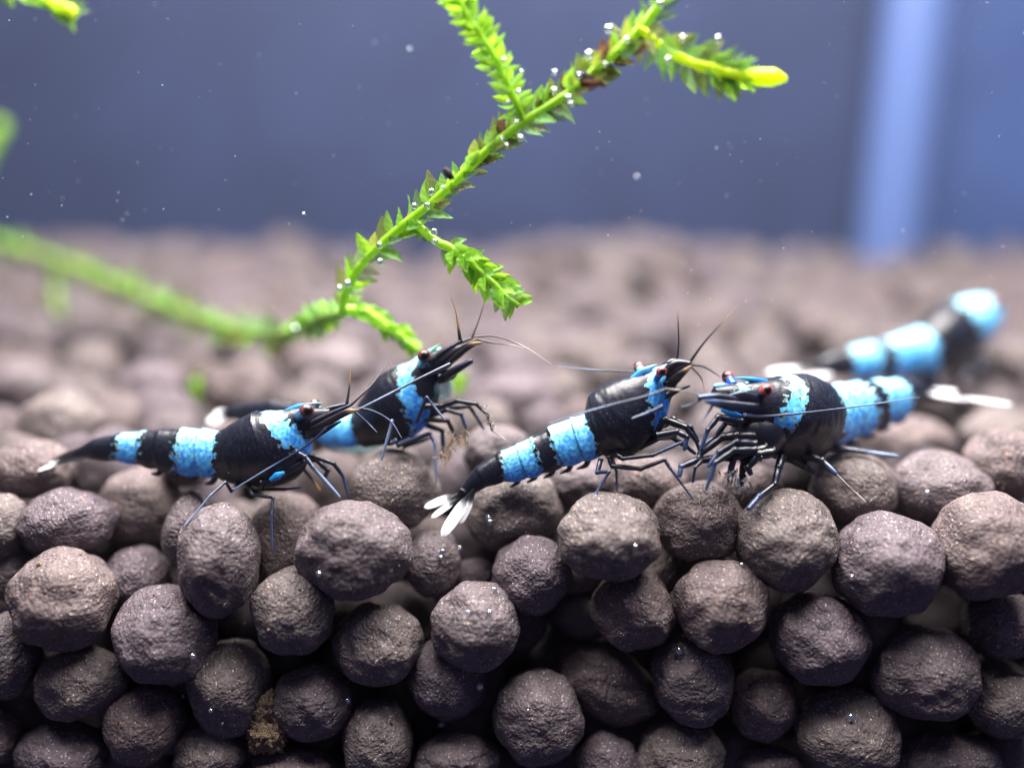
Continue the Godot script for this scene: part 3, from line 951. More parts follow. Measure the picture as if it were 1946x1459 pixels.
func make_moss() -> void:
	make_leaf_meshes()
	var bright := [M.leaf_bright, M.leaf_bright, M.leaf_mid]
	var mid := [M.leaf_mid, M.leaf_bright, M.leaf_mid, M.leaf_dark]
	var dark := [M.leaf_dark, M.leaf_mid, M.leaf_olive, M.leaf_dark]
	var root := thing("moss", "bright green water moss strand with toothed leaves arching down to the bed between the shrimps", "moss", at(800, 690, 9.2))
	var main := stalk("stem", root, [[1330, -90, 8.1], [1262, -2, 8.1], [1210, 62, 8.1], [1140, 125, 8.1], [1075, 180, 8.12], [1000, 228, 8.15], [930, 282, 8.2], [872, 338, 8.25], [820, 385, 8.35], [770, 425, 8.42], [715, 472, 8.52], [680, 512, 8.62], [656, 560, 8.74], [648, 602, 8.85]], 9, 8, M.stem)
	foliage(main, root, 0.02, 0.16, 17, 58, 0.44, 2.35, [M.leaf_dark, M.leaf_dark, M.leaf_mid])
	foliage(main, root, 0.16, 0.5, 13, 50, 0.5, 2.25, [M.leaf_dark, M.leaf_olive, M.leaf_mid, M.leaf_olive, M.leaf_mid, M.leaf_brown])
	foliage(main, root, 0.2, 0.36, 16, 40, 0.55, 2.0, [M.leaf_brown, M.leaf_olive, M.leaf_olive])
	foliage(main, root, 0.42, 0.62, 14, 44, 0.42, 2.3, [M.leaf_mid, M.leaf_olive, M.leaf_mid, M.leaf_dark])
	foliage(main, root, 0.60, 0.97, 18, 52, 0.44, 2.2, [M.leaf_mid, M.leaf_bright, M.leaf_dark, M.leaf_olive], 0.0042)
	var b := stalk("branch", root, [[996, 230, 8.15], [978, 190, 8.12], [958, 145, 8.1], [935, 100, 8.08], [905, 55, 8.06], [878, 15, 8.05], [862, -25, 8.05]], 7, 6, M.stem)
	foliage(b, root, 0.06, 0.42, 11, 44, 0.42, 1.15, [M.leaf_bright, M.leaf_mid, M.leaf_mid])
	foliage(b, root, 0.40, 0.99, 7.5, 40, 0.42, 1.1, bright)
	b = stalk("branch", root, [[1212, 52, 8.1], [1240, 72, 8.05], [1270, 97, 8.0], [1310, 117, 7.98], [1355, 130, 7.96], [1400, 141, 7.94], [1432, 146, 7.93]], 9, 11, M.young)
	foliage(b, root, 0.08, 0.86, 12, 56, 0.46, 1.0, dark)
	foliage(b, root, 0.62, 0.99, 12, 50, 0.28, 0.5, [M.leaf_bright, M.leaf_mid])
	var g := Geo.new()
	tube(g, [at(1415, 143, 7.93), at(1440, 146, 7.92), at(1470, 147, 7.92), at(1495, 150, 7.92)], [0.035, 0.062, 0.064, 0.02], 12, 5)
	put("bud", g.mesh(root.get_meta("base_cm"), U), M.young, b)
	b = stalk("branch", root, [[784, 418, 8.45], [806, 440, 8.4], [830, 458, 8.36], [866, 478, 8.34], [896, 500, 8.32], [930, 532, 8.3], [962, 562, 8.28], [986, 582, 8.28]], 9, 5, M.stem)
	foliage(b, root, 0.36, 0.99, 8, 42, 0.5, 0.95, [M.leaf_mid, M.leaf_bright, M.leaf_bright], 0.004, 0, 0.0, 0.7)
	foliage(b, root, 0.02, 0.2, 14, 26, 0.5, 0.8, [M.leaf_mid])
	b = stalk("branch", root, [[652, 590, 8.85], [690, 592, 8.85], [722, 610, 8.85], [756, 634, 8.85], [798, 668, 8.85]], 11, 7, M.stem)
	foliage(b, root, 0.1, 0.95, 11, 34, 0.5, 0.6, bright, 0.0044)
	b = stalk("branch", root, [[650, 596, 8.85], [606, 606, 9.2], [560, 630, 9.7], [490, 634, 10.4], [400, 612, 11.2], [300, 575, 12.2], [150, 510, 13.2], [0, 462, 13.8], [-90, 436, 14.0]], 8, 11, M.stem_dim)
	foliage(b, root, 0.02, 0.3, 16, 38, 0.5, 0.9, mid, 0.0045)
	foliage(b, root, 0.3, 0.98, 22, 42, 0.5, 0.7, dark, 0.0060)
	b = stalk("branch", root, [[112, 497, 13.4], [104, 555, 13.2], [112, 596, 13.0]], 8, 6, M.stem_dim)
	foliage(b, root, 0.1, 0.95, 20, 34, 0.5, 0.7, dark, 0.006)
	# the strand goes on outside the picture
	b = stalk("stem", root, [[1326, -86, 8.1], [1400, -190, 8.15], [1480, -330, 8.3], [1530, -520, 8.6], [1540, -760, 9.0]], 9, 6, M.stem)
	foliage(b, root, 0.04, 0.98, 15, 50, 0.46, 0.9, mid)
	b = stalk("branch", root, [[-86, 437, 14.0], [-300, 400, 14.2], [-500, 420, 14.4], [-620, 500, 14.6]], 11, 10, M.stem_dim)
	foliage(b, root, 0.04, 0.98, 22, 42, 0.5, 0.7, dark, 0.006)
	# shed scraps caught on the stem
	for q in [[852, 330, 15, 0.7], [1112, 148, 22, 1.0]]:
		g = Geo.new()
		ball(g, Vector3.ZERO, Vector3(0.028, 0.055, 0.02) * q[2] / 16.0, 2)
		for i in g.v.size():
			g.v[i] = g.v[i].rotated(Vector3(0, 0, 1), q[3]) * (1.0 + 0.5 * fn.get_noise_3dv(g.v[i] * 90.0))
		var sc := put("dark_scrap", g.mesh(Vector3.ZERO, U), M.floor, main)
		sc.position = (at(q[0], q[1], 8.06) - root.get_meta("base_cm")) * U
	# small sprigs elsewhere
	for q in [["blurred green moss tip rising behind the front left shrimp", 372, 762, 10.9, 372, 722, 9.0], ["green moss scrap behind the raised head of the rear shrimp", 868, 748, 9.9, 868, 712, 7.0], ["faint green moss at the left edge in front of the blue wall", -60, 470, 15.0, 2, 232, 20.0]]:
		var r2 := thing("moss_tip", q[0], "moss", at(q[1], q[2], q[3]))
		b = stalk("stem", r2, [[q[1], q[2], q[3]], [q[1] + 3, (q[2] + q[5]) * 0.5, q[3]], [q[4], q[5], q[3]]], q[6], q[6] * 0.7, M.stem)
		foliage(b, r2, 0.1, 0.95, 9, 20 + q[6], 0.5, 0.6, bright, 0.005)
	var r3 := thing("moss_tip", "pale yellow-green moss tip hanging into the top left corner", "moss", at(40, -20, 9.6))
	b = stalk("stem", r3, [[-70, -40, 9.6], [20, -22, 9.6], [85, 0, 9.6], [126, 16, 9.6], [143, 28, 9.6]], 14, 11, M.young)
	var rear := stalk("stem", r3, [[-68, -40, 9.6], [-220, -110, 9.7], [-400, -260, 9.9], [-480, -520, 10.2]], 12, 8, M.stem)
	foliage(rear, r3, 0.05, 0.98, 15, 44, 0.45, 0.9, [M.leaf_bright, M.leaf_dark], 0.0045)
	foliage(b, r3, 0.1, 0.9, 13, 44, 0.45, 0.55, [M.leaf_bright, M.leaf_dark], 0.0045)


# ---------------------------------------------------------------- air bubbles
func bubble(px: float, py: float, r: float, dist: float, label: String, group: String) -> void:
	r *= 0.74
	var o := put("air_bubble", bubble_mesh, M.air, null, at(px, py, dist))
	o.scale = Vector3.ONE * r * per_px(py, dist)
	tag(o, label, "bubble", group)


func make_bubbles() -> void:
	var g := Geo.new()
	ball(g, Vector3.ZERO, Vector3.ONE, 3)
	bubble_mesh = g.mesh(Vector3.ZERO, U, g.v)
	var stem := "clear air bubble clinging to the upper main moss stem"
	for q in [[1157, 55, 11], [1192, 75, 9], [1119, 103, 10], [1121, 112, 6], [1150, 122, 7], [1054, 137, 7], [1101, 143, 7], [1053, 172, 8], [1080, 186, 10], [1086, 198, 8], [989, 262, 8], [981, 232, 5], [954, 264, 5], [963, 276, 6], [1255, 6, 11]]:
		bubble(q[0], q[1], q[2], 7.98, stem, "air bubbles on the upper moss stem")
	for q in [[1298, 72, 9], [1365, 73, 9], [1270, 113, 9]]:
		bubble(q[0], q[1], q[2], 7.86, "bright air bubble on the leaves of the moss branch pointing right", "air bubbles on the right moss branch")
	for q in [[957, 114, 8], [985, 174, 7], [990, 136, 5], [965, 194, 5]]:
		bubble(q[0], q[1], q[2], 8.0, "small air bubble on the moss branch pointing up left", "air bubbles on the upper left moss branch")
	for q in [[820, 364, 9], [841, 357, 7], [812, 391, 9], [787, 391, 8], [825, 440, 9], [826, 459, 8]]:
		bubble(q[0], q[1], q[2], 8.25, "air bubble at the fork halfway down the moss strand", "air bubbles at the fork of the moss")
	bubble(721, 466, 9, 8.42, "upper of two bubbles side by side under the bend of the moss stem", "")
	bubble(722, 497, 9, 8.42, "lower of two bubbles under the bend of the moss stem", "")
	bubble(661, 539, 11, 8.6, "larger of the touching bubble pair low on the moss stem", "")
	bubble(645, 548, 9, 8.6, "smaller of the touching bubble pair low on the moss stem", "")
	bubble(563, 628, 14, 9.6, "blurred bubble on the moss runner left of the stem foot", "")
	for q in [[366, 1247, 9], [347, 1322, 10], [660, 1331, 9], [838, 1378, 8], [912, 1305, 9], [939, 1120, 8], [890, 1163, 6], [930, 1163, 7], [841, 1048, 8], [838, 1060, 8], [928, 984, 8], [931, 992, 9], [873, 1042, 7], [1208, 1038, 7], [1410, 1074, 9], [1291, 1237, 13], [1617, 1362, 11], [606, 1090, 7], [1190, 1142, 7], [425, 1150, 4], [1620, 1096, 6], [1763, 936, 7], [400, 1350, 6], [1003, 1350, 5]]:
		var h := pellet_hit(q[0], q[1])
		bubble(q[0], q[1], q[2], h - 0.02, "tiny clear air bubble stuck to a front soil pellet", "air bubbles on the front pellets")
	bubble(577, 406, 4, 8.0, "tiny bubble adrift in front of the blue wall left of the moss", "")
	bubble(778, 93, 4, 9.4, "soft round bubble adrift left of the moss top", "")
	bubble(1210, 336, 4.5, 9.3, "soft round bubble adrift right of the moss stem", "")
	# crumbs lying on the pellets
	g = Geo.new()
	for i in 150:
		var x := rng.randf_range(0, 1946)
		var y := rng.randf_range(880, 1459)
		var h := pellet_hit(x, y)
		if h > 8.6:
			continue
		var c := at(x, y, h)
		var r := rng.randf_range(0.004, 0.012) * (2.0 if rng.randf() < 0.08 else 1.0)
		var first := g.v.size()
		ball(g, c, Vector3(r, r * rng.randf_range(0.5, 0.9), r * 0.8), 1, Color.WHITE, Basis.from_euler(Vector3(rng.randf(), rng.randf(), rng.randf()) * 6.0))
		for k in range(first, g.v.size()):
			g.v[k] = c + (g.v[k] - c) * (1.0 + 0.5 * fn.get_noise_3dv(g.v[k] * 70.0))
	var bits := put("soil_crumbs", g.mesh(at(973, 1150, 7.6), U), M.crumb, null, at(973, 1150, 7.6))
	tag(bits, "tiny crumbs of broken soil lying on the front pellets", "crumbs")
	bits.set_meta("kind", "stuff")
	# drifting specks
	g = Geo.new()
	for i in 230:
		var dist := rng.randf_range(7.6, 9.2)
		var c := at(rng.randf_range(-60, 2000), rng.randf_range(-40, 620), dist)
		var s := rng.randf_range(0.001, 0.0023) * (1.0 if rng.randf() > 0.06 else 1.8)
		var along := Vector3(rng.randfn(), rng.randfn(), rng.randfn()).normalized()
		var first := g.v.size()
		ball(g, c, Vector3.ONE * s, 0)
		for k in range(first, g.v.size()):
			var o := g.v[k] - c
			g.v[k] = c + o + along * along.dot(o) * 1.6
	var o := put("drifting_specks", g.mesh(at(973, 300, 9.0), U), M.speck, null, at(973, 300, 9.0))
	tag(o, "fine pale specks of dust drifting in the water", "dust")
	o.set_meta("kind", "stuff")


# ---------------------------------------------------------------- the pellet bed
var pellets: Array = []      # {c, r, dist, px, py, a, b, turn, label, group, id}


func bed_top(x: float, dist: float) -> float:
	var y := eye.y - 2.32 + 0.112 * (dist - 7.8)
	y += 0.14 * low_noise.get_noise_2d(x * 0.35, dist * 0.35)
	y += 0.42 * exp(-(pow((x - 1.6) / 1.5, 2.0) + pow((dist - 16.6) / 1.2, 2.0)))
	y += 0.36 * exp(-(pow((x + 5.8) / 1.8, 2.0) + pow((dist - 16.4) / 1.3, 2.0)))
	y += 0.25 * exp(-(pow((x + 3.2) / 1.0, 2.0) + pow((dist - 14.6) / 1.0, 2.0)))
	y -= 0.3 * exp(-(pow((x - 3.9) / 1.0, 2.0) + pow((dist - 9.1) / 0.9, 2.0)))
	return y


func cam_basis(rot_deg: float) -> Basis:
	return Basis(Vector3.RIGHT, -PITCH) * Basis(Vector3(0, 0, 1), -deg_to_rad(rot_deg))


func pellet_hit(px: float, py: float) -> float:
	var dir := (at(px, py, 9.0) - eye).normalized()
	var best := 1e9
	var per := (at(px, py, 9.0) - eye).length() / 9.0
	for p in pellets:
		var oc: Vector3 = p.turn.inverse() * (eye - p.c)
		var dd: Vector3 = p.turn.inverse() * dir
		oc /= p.r
		dd /= p.r
		var a := dd.dot(dd)
		var b := oc.dot(dd)
		var q := b * b - a * (oc.dot(oc) - 1.0)
		if q > 0.0:
			best = minf(best, (-b - sqrt(q)) / a / per)
	return best if best < 20.0 else 8.0


func lay(px: float, py: float, a: float, b: float, rot: float, tier: float, label: String, group := "") -> void:
	var p := {"px": px, "py": py, "a": a, "b": b, "rot": rot, "label": label, "group": group, "id": pellets.size()}
	var k := per_px(py, GLASS)
	if tier >= 0.0:
		p.dist = GLASS + 0.5 * (a + b) * k + tier
	else:                                                     # resting on the bed further back
		var lo := 8.6
		var hi := 18.0
		for i in 24:
			var z := (lo + hi) * 0.5
			var q := at(px, py, z)
			if q.y > bed_top(q.x, z) - 0.55 * b * per_px(py, z):
				lo = z
			else:
				hi = z
		p.dist = lo
	p.turn = cam_basis(rot)
	pellets.append(p)


func settle() -> void:
	for it in 40:
		for p in pellets:
			p.k = per_px(p.py, p.dist)
			p.r = Vector3(p.a, p.b, 0.5 * (p.a + p.b)) * p.k
			p.c = at(p.px, p.py, p.dist)
		for i in pellets.size():
			for j in i:
				var p = pellets[i]
				var q = pellets[j]
				var need: float = 0.90 * 0.5 * (p.r.x + p.r.y + q.r.x + q.r.y)
				var far: float = p.c.distance_to(q.c)
				if far < need:
					var back = p if p.dist > q.dist else q
					back.dist += (need - far) * 0.5


func front_row() -> void:
	# px, py, half width, half height, turn, depth tier, label
	var t := [
		[127, 995, 91, 66, -8, 0.25, "tilted oval pellet under the front left shrimp's tail, second from the left edge"],
		[267, 969, 79, 80, 0, 0.5, "round dark pellet directly under the bands of the front left shrimp"],
		[2, 1000, 48, 62, 10, 0.55, "pellet cut by the left edge in the top row of the pile"],
		[28, 1092, 42, 55, 10, 0.6, "half hidden pellet at the left edge just under the top row"],
		[118, 1138, 96, 96, 0, 0.0, "large round pellet near the left edge, below the tilted oval one"],
		[258, 1102, 64, 66, 0, 0.55, "shaded pellet tucked behind the large round pellet near the left edge"],
		[415, 1062, 77, 104, 4, 0.05, "tall upright egg-shaped pellet under the front left shrimp's legs"],
		[545, 1030, 72, 96, 0, 0.6, "dark pellet behind, between the tall egg-shaped one and the biggest pale one"],
		[557, 1162, 78, 84, -12, 0.05, "knobbly pellet with a dark hollow on its left cheek"],
		[673, 1045, 108, 98, 0, 0.0, "biggest pale pellet at left of centre, smooth top brightly lit"],
		[314, 1206, 94, 94, 0, 0.0, "round pellet with orange flecks below the tall egg-shaped one"],
		[152, 1298, 86, 66, -12, 0.1, "flattened oval pellet in the lower left, leaning right"],
		[14, 1245, 56, 82, 0, 0.15, "pellet cut by the left edge at mid height of the pile"],
		[272, 1378, 70, 76, 30, 0.05, "wedge-shaped pellet low at left with a sloping shoulder"],
		[438, 1303, 80, 90, 0, 0.05, "pear-shaped pellet beside the crumbled fragment, left of it"],
		[118, 1436, 84, 62, 10, 0.05, "orange-flecked pellet cut by the bottom edge at far left"],
		[6, 1402, 32, 46, 0, 0.2, "small pellet in the bottom left corner"],
		[397, 1432, 66, 54, 0, 0.1, "small pellet at the bottom edge left of the crumbled fragment"],
		[594, 1333, 74, 70, 0, 0.1, "round pellet right of the crumbled fragment"],
		[556, 1462, 82, 42, 0, 0.1, "pellet top showing at the bottom edge below the crumbled fragment"],
		[380, 948, 76, 58, 0, 0.8, "blurred pellet behind the front left shrimp's rear legs"],
		[352, 1004, 40, 70, 15, 0.45, "dim pellet edge showing left of the tall egg-shaped one"],
		[92, 1240, 34, 30, 0, 0.7, "sliver of grey pellet in the gap at lower left"],
		[749, 930, 83, 76, 0, 0.4, "pale round pellet between the two left shrimps, in front of the rear one"],
		[822, 1070, 56, 66, 0, 0.5, "shaded pellet right of the biggest pale one, bubbles on its face"],
		[905, 1096, 42, 34, 0, 0.8, "small dark pellet deep in the gap below the middle shrimp's tail"],
		[976, 970, 94, 72, -14, 0.45, "dark oval pellet in the shadow of the middle shrimp's tail"],
		[1086, 918, 76, 50, 10, 0.95, "shaded pellet under the middle shrimp's body"],
		[1222, 918, 78, 56, 0, 0.85, "shaded pellet under the middle shrimp's front legs"],
		[1157, 1022, 100, 82, 6, 0.0, "broad pale pellet the middle shrimp stands on, centre right"],
		[1010, 1092, 74, 74, 0, 0.2, "lumpy pellet left of the broad pale centre one"],
		[1328, 992, 84, 78, 0, 0.35, "rough pellet below the meeting heads of the two right shrimps"],
		[720, 1222, 84, 78, -8, 0.1, "squat pellet with a notch, under the biggest pale one"],
		[905, 1186, 83, 84, 0, 0.0, "round sharp pellet at bottom centre with two bubbles on its crown"],
		[1204, 1158, 79, 78, 0, 0.15, "angular pellet with orange grains right of the black gap"],
		[853, 1290, 77, 77, 0, 0.12, "pellet with a bubble on its right, under the round sharp one"],
		[1022, 1360, 85, 90, 8, 0.0, "large purplish pellet at the bottom centre"],
		[1153, 1298, 102, 68, 30, 0.05, "long pellet lying aslant, pointing down right"],
		[716, 1408, 68, 84, 0, 0.05, "upright pellet at the bottom edge left of centre"],
		[868, 1440, 80, 46, 0, 0.1, "pellet top at the bottom edge beneath the bubble-sided one"],
		[1155, 1446, 60, 58, 0, 0.15, "small pellet at the bottom edge under the aslant one"],
		[1292, 1434, 84, 66, 0, 0.1, "wide pellet at the bottom edge right of centre"],
		[1318, 1294, 78, 86, -10, 0.1, "pellet carrying the largest bubble near its top"],
		[1370, 1150, 89, 90, 0, 0.0, "round pellet with a bright bubble at its top right rim"],
		[1493, 1028, 96, 94, 0, 0.1, "big round pellet under the right shrimp's hind legs"],
		[1686, 1073, 104, 97, 0, 0.0, "big pale pellet at right with grainy lit face"],
		[1882, 1036, 104, 104, 0, 0.0, "largest pellet at the right edge, cut by the frame"],
		[1624, 930, 84, 72, 0, 0.7, "soft pellet behind the big ones, under the right shrimp's tail"],
		[1785, 932, 98, 74, 10, 0.45, "broad pellet in the top row at right, in front of the blurred ones"],
		[1908, 882, 74, 72, 0, 0.7, "pellet at the right edge in the top row, above the largest one"],
		[1556, 1212, 98, 86, 15, 0.05, "purplish pellet below the two biggest pellets right of centre"],
		[1758, 1278, 106, 86, 8, 0.0, "large soft pellet in the lower right, under the big pale one"],
		[1450, 1338, 64, 66, 0, 0.2, "small round pellet between two larger ones in the lower right"],
		[1612, 1392, 100, 84, 0, 0.0, "big purplish pellet at the bottom right with a bubble on its face"],
		[1796, 1446, 98, 58, 0, 0.1, "pellet cut by the bottom edge near the right corner"],
		[1462, 1452, 64, 32, 0, 0.2, "pellet crown just showing at the bottom edge right of centre"],
		[1908, 1336, 72, 64, 0, 0.15, "pellet at the right edge in the lower corner"],
		[1908, 1190, 76, 64, 0, 0.3, "dark shaded pellet at the right edge at mid height"],
		[1424, 924, 64, 44, 0, 0.9, "blurred pellet behind the right shrimp's bunched legs"],
		[1262, 1086, 34, 44, 0, 0.6, "narrow shaded pellet behind the broad pale centre one"],
		[288, 748, 70, 62, 0, -1, "blurred round pellet behind the front left shrimp, left of the green moss tip"],
		[452, 742, 68, 58, 0, -1, "blurred round pellet behind the front left shrimp, right of the green moss tip"],
		[118, 806, 78, 64, 0, -1, "large blurred pellet at left above the front left shrimp's tail"],
		[40, 735, 66, 54, 0, -1, "blurred pellet at the left edge in the middle distance"],
		[60, 890, 74, 56, 0, -1, "blurred pale pellet beneath the front left shrimp's white tail tip"],
		[975, 765, 84, 62, 0, -1, "blurred pellet between the rear left shrimp's mouth and the middle shrimp"],
		[945, 858, 66, 52, 0, 0.95, "blurred pellet in front of the rear left shrimp's claws"],
		[1738, 842, 76, 52, 0, -1, "blurred pellet behind the right shrimp's white tail"],
		[1905, 826, 80, 54, 0, -1, "blurred pellet at the right edge below the far shrimp"],
		[640, 700, 70, 52, 0, -1, "blurred pellet behind the foot of the moss"],
	]
	for q in t:
		lay(q[0], q[1], q[2], q[3], q[4], q[5], q[6], "front pellets of the bed" if q[5] >= 0.0 else "blurred pellets behind the shrimps")
	settle()
	for p in pellets:
		var level := 5 if p.a > 70 and p.dist < 8.3 else 4
		var mesh := pellet_mesh(p.r, p.turn, level, p.id)
		var o := put("soil_pellet", mesh, M.clay[(p.id * 7 + 1) % 3 if p.id % 5 else 3], null, p.c)
		tag(o, p.label, "pellet", p.group)


func shrimp_near(c: Vector3, r: float) -> bool:
	for s in body_spots:
		if c.distance_to(s[0]) < r * 0.9 + s[1]:
			return true
	return false


var body_spots: Array = []


func rest_of_bed() -> void:
	var variants: Array = []
	for k in 8:
		variants.append(pellet_mesh(Vector3(1.0, rng.randf_range(0.84, 1.0), rng.randf_range(0.84, 1.0)), Basis(), 3, 300 + k, 1.15))
	var deep: Array = []
	var pitch := 0.56
	var side_x := wall_x() - 0.35
	var row := 0
	var z := GLASS + 0.72
	while z < 18.2:
		var half := z * 0.47 + 1.3
		var layer := 0
		var shift := rng.randf_range(-0.3, 0.3)
		while layer < (8 if z < 9.2 else 3):
			var x := -half + (0.3 if (row + layer) % 2 else 0.0)
			while x < minf(half, side_x):
				var c := Vector3(x + shift + rng.randfn() * 0.11, 0, -(z + rng.randfn() * 0.11 + (0.17 if layer % 2 else 0.0)))
				var r := 0.305 * rng.randf_range(0.76, 1.22)
				c.y = bed_top(c.x, -c.z) - r - layer * 0.48 + (rng.randf_range(-0.16, 0.14) if layer == 0 else 0.0)
				var ok := not shrimp_near(c, r)
				for p in pellets:
					if ok and c.distance_to(p.c) < (0.82 if layer == 0 else 0.74) * (r + (p.r.x + p.r.y) * 0.5):
						ok = false
				if ok:
					var b := Basis.from_euler(Vector3(rng.randf() * TAU, rng.randf() * TAU, rng.randf() * TAU)).scaled(Vector3.ONE * r)
					if layer == 0 and z < 14.2:
						var o := put("soil_pellet", variants[rng.randi() % 8], M.clay[rng.randi() % 4], null, c)
						o.transform = Transform3D(b, c * U)
						var zone := "in the near blurred part of the bed" if z < 10.6 else "in the far blurred part of the bed"
						var where := "left" if x < -1.6 else ("right" if x > 1.6 else "centre")
						tag(o, "soft blurred brown pellet %s, %s" % [zone, where], "pellet", "blurred pellets %s, %s" % [zone, where])
					else:
						deep.append(Transform3D(b, c * U))
				x += pitch
			layer += 1
		row += 1
		z += 0.47 if z < 9.0 else 0.53
	for k in 4:
		var list := []
		for i in deep.size():
			if i % 4 == k:
				list.append(deep[i])
		var mm := MultiMesh.new()
		mm.transform_format = MultiMesh.TRANSFORM_3D
		mm.mesh = variants[k]
		mm.instance_count = list.size()
		for i in list.size():
			mm.set_instance_transform(i, list[i])
		var o := MultiMeshInstance3D.new()
		o.multimesh = mm
		o.material_override = M.clay[k]
		o.name = numbered("pellet_bed")
		add_child(o, true)
		tag(o, "mass of brown soil pellets packed underneath and far back in the tank", "gravel")
		o.set_meta("kind", "stuff")
	print("pellets in view as objects: ", taken["soil_pellet"], " deep: ", deep.size())


func crumb() -> void:
	var h := pellet_hit(505, 1375) - 0.06
	h = minf(h, GLASS + 0.25)
	var c := at(505, 1378, h)
	var o := thing("crumbled_fragment", "crumbled gold-brown splinter of broken pellet wedged in the pile at lower left", "fragment", c)
	var k := per_px(1378, h)
	var bits := [[0, -30, 22, 40, 0.5], [4, 20, 33, 30, 0.1], [22, -14, 16, 24, -0.2], [-14, 6, 16, 34, 0.5], [-18, 40, 14, 14, 0.0]]
	for q in bits:
		var g := Geo.new()
		var s := icosphere(3)
		for d: Vector3 in s[0]:
			var n := 1.0 + 0.5 * fn.get_noise_3dv(d * 4.0 + Vector3.ONE * q[0]) + 0.25 * fn.get_noise_3dv(d * 11.0)
			var v: Vector3 = (d * n * Vector3(q[2], q[3], q[2] * 0.7)).rotated(Vector3(0, 0, 1), -q[4]) * k
			g.vert(v, Vector2(d.x, d.y))
		g.ix = s[1]
		put("chunk", g.mesh(Vector3.ZERO, U), M.crumb, o, cam_basis(0) * Vector3(q[0] * k, -q[1] * k, 0))


func wall_x() -> float:
	return 11.0


# ---------------------------------------------------------------- setting
func slab(called: String, lo: Vector3, hi: Vector3, m: Material, label: String, category: String) -> void:
	var b := BoxMesh.new()
	b.size = (hi - lo) * U
	var o := put(called, b, m, null, (lo + hi) * 0.5)
	tag(o, label, category)
	o.set_meta("kind", "structure")


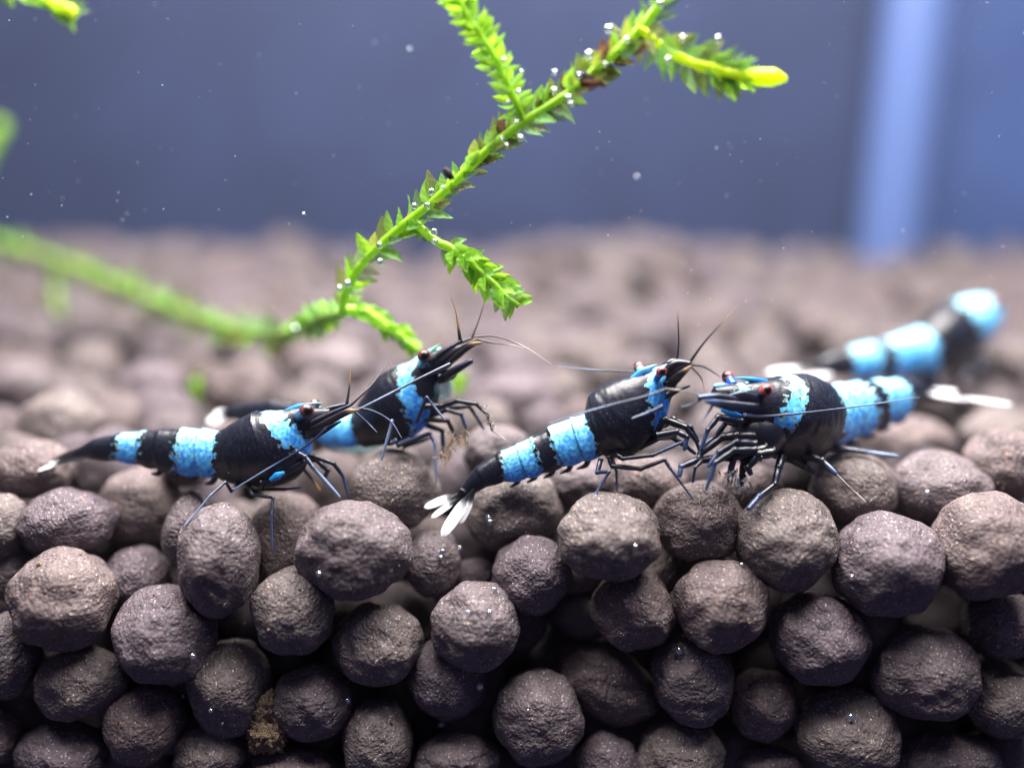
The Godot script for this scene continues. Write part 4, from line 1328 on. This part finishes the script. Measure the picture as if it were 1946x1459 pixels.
func make_setting() -> void:
	var wx := wall_x()
	slab("tank_floor", Vector3(-12, 0.0, -19.0), Vector3(wx + 0.5, 0.3, -GLASS + 0.02), M.floor, "dark floor of the tank under the pellets", "floor")
	slab("back_wall", Vector3(-13, 0.3, -19.1), Vector3(wx + 0.5, 11.0, -18.6), M.back, "dusky blue back wall of the aquarium", "wall")
	slab("reflection_panel", Vector3(at(1712, 480, 18.5).x, 0.3, -18.6 + 0.003), Vector3(wx, 11.0, -18.45), M.side, "lighter blue panel at right beyond the pipe, reflected light painted in", "wall")
	slab("side_wall", Vector3(wx, 0.3, -18.6), Vector3(wx + 0.5, 11.0, -GLASS + 0.02), M.back, "blue side wall of the aquarium at right", "wall")
	var g := Geo.new()
	var lean := (at(1744, 0, 17.9) - at(1686, 500, 17.9)).normalized()
	tube(g, [at(1686, 500, 17.9) - lean * 2.0, at(1686, 500, 17.9), at(1744, 0, 17.9), at(1744, 0, 17.9) + lean * 3.0], [0.53, 0.53, 0.53, 0.53], 24, 4, false)
	var p := at(1686, 500, 17.9) - lean * 2.0
	var o := thing("vertical_pipe", "blurred pale blue vertical pipe before the back wall at right", "pipe", p)
	put("tube", g.mesh(p, U), M.pipe, o)
	g = Geo.new()
	tube(g, [at(1744, 0, 17.9) + lean * 3.0, at(1744, 0, 17.9) + lean * 3.3], [0.6, 0.6], 24, 1, false)
	put("end_cap", g.mesh(p, U), M.pipe, o)
	# slightly cloudy water from the front glass to the back wall
	var water := FogVolume.new()
	water.shape = RenderingServer.FOG_VOLUME_SHAPE_BOX
	water.size = Vector3(21.9, 10.4, 11.1) * U
	var cloudy := FogMaterial.new()
	cloudy.density = 0.2
	cloudy.albedo = Color(0.9, 0.91, 0.97)
	water.material = cloudy
	water.name = "water"
	add_child(water)
	water.position = Vector3(0, 5.5, -GLASS - 5.57) * U
	tag(water, "slightly cloudy water filling the tank", "water")
	water.set_meta("kind", "structure")
	# the lamp over the tank
	var lp := Vector3(LAMP.x, LAMP.y + 0.1, LAMP.z)
	var lamp := thing("aquarium_lamp", "flat white aquarium lamp hanging over the tank", "lamp", lp)
	var box := BoxMesh.new()
	box.size = Vector3(LAMP_SIZE.x + 1.0, 0.8, LAMP_SIZE.y + 1.0) * U
	put("housing", box, mat(srgb(0.03, 0.03, 0.035), 0.4), lamp, Vector3(0, 0.55, 0))
	box = BoxMesh.new()
	box.size = Vector3(LAMP_SIZE.x, 0.1, LAMP_SIZE.y) * U
	var glow := mat(Color.WHITE, 0.4)
	glow.emission_enabled = true
	glow.emission = LAMP_COLOR
	glow.emission_energy_multiplier = 1.0
	put("light_panel", box, glow, lamp, Vector3(0, 0.08, 0))


const LAMP := Vector3(0.5, 15.0, -9.3)
const LAMP_SIZE := Vector2(16, 10)
const LAMP_COLOR := Color(1.0, 0.975, 0.95)


func _ready() -> void:
	# ---- camera
	var cam := Camera3D.new()
	cam.name = "camera"
	add_child(cam)
	cam.position = eye * U
	cam.rotation.x = -PITCH
	var v := rad_to_deg(2.0 * atan(729.5 / FPX))
	cam.fov = v
	cam.near = 0.002
	cam.far = 20.0
	var lens := CameraAttributesPhysical.new()
	lens.frustum_focal_length = 12.0 / tan(deg_to_rad(v) * 0.5)
	lens.frustum_near = 0.002
	lens.frustum_far = 20.0
	var f := at(900, 760, 8.02) - eye
	lens.frustum_focus_distance = f.dot(Vector3(0, -sin(PITCH), -cos(PITCH))) * U
	lens.exposure_aperture = 6.0
	cam.attributes = lens
	cam.fov = v
	cam.current = true
	# ---- room and lamp
	var w := WorldEnvironment.new()
	w.name = "surroundings"
	var e := Environment.new()
	e.background_mode = Environment.BG_COLOR
	e.background_color = Color(0.42, 0.40, 0.54)
	e.background_energy_multiplier = 0.66
	e.tonemap_mode = Environment.TONE_MAPPER_LINEAR
	e.tonemap_exposure = 1.0
	e.volumetric_fog_enabled = true
	e.volumetric_fog_density = 0.0
	e.sdfgi_enabled = true
	e.ssao_enabled = true
	e.ssil_enabled = true
	w.environment = e
	add_child(w)
	var a := AreaLight3D.new()
	a.name = "lamp_light"
	a.area_size = LAMP_SIZE * U
	a.area_normalize_energy = true
	a.light_color = LAMP_COLOR
	a.light_energy = 0.158
	a.shadow_enabled = true
	a.position = LAMP * U
	a.rotation.x = -PI / 2
	add_child(a)
	# ---- shared
	rng.seed = 20
	fn.seed = 5
	fn.frequency = 1.0
	fn.fractal_octaves = 3
	low_noise.seed = 9
	low_noise.frequency = 1.0
	low_noise.fractal_octaves = 1
	make_materials()
	make_setting()
	make_shrimps()
	front_row()
	rest_of_bed()
	crumb()
	make_moss()
	make_bubbles()
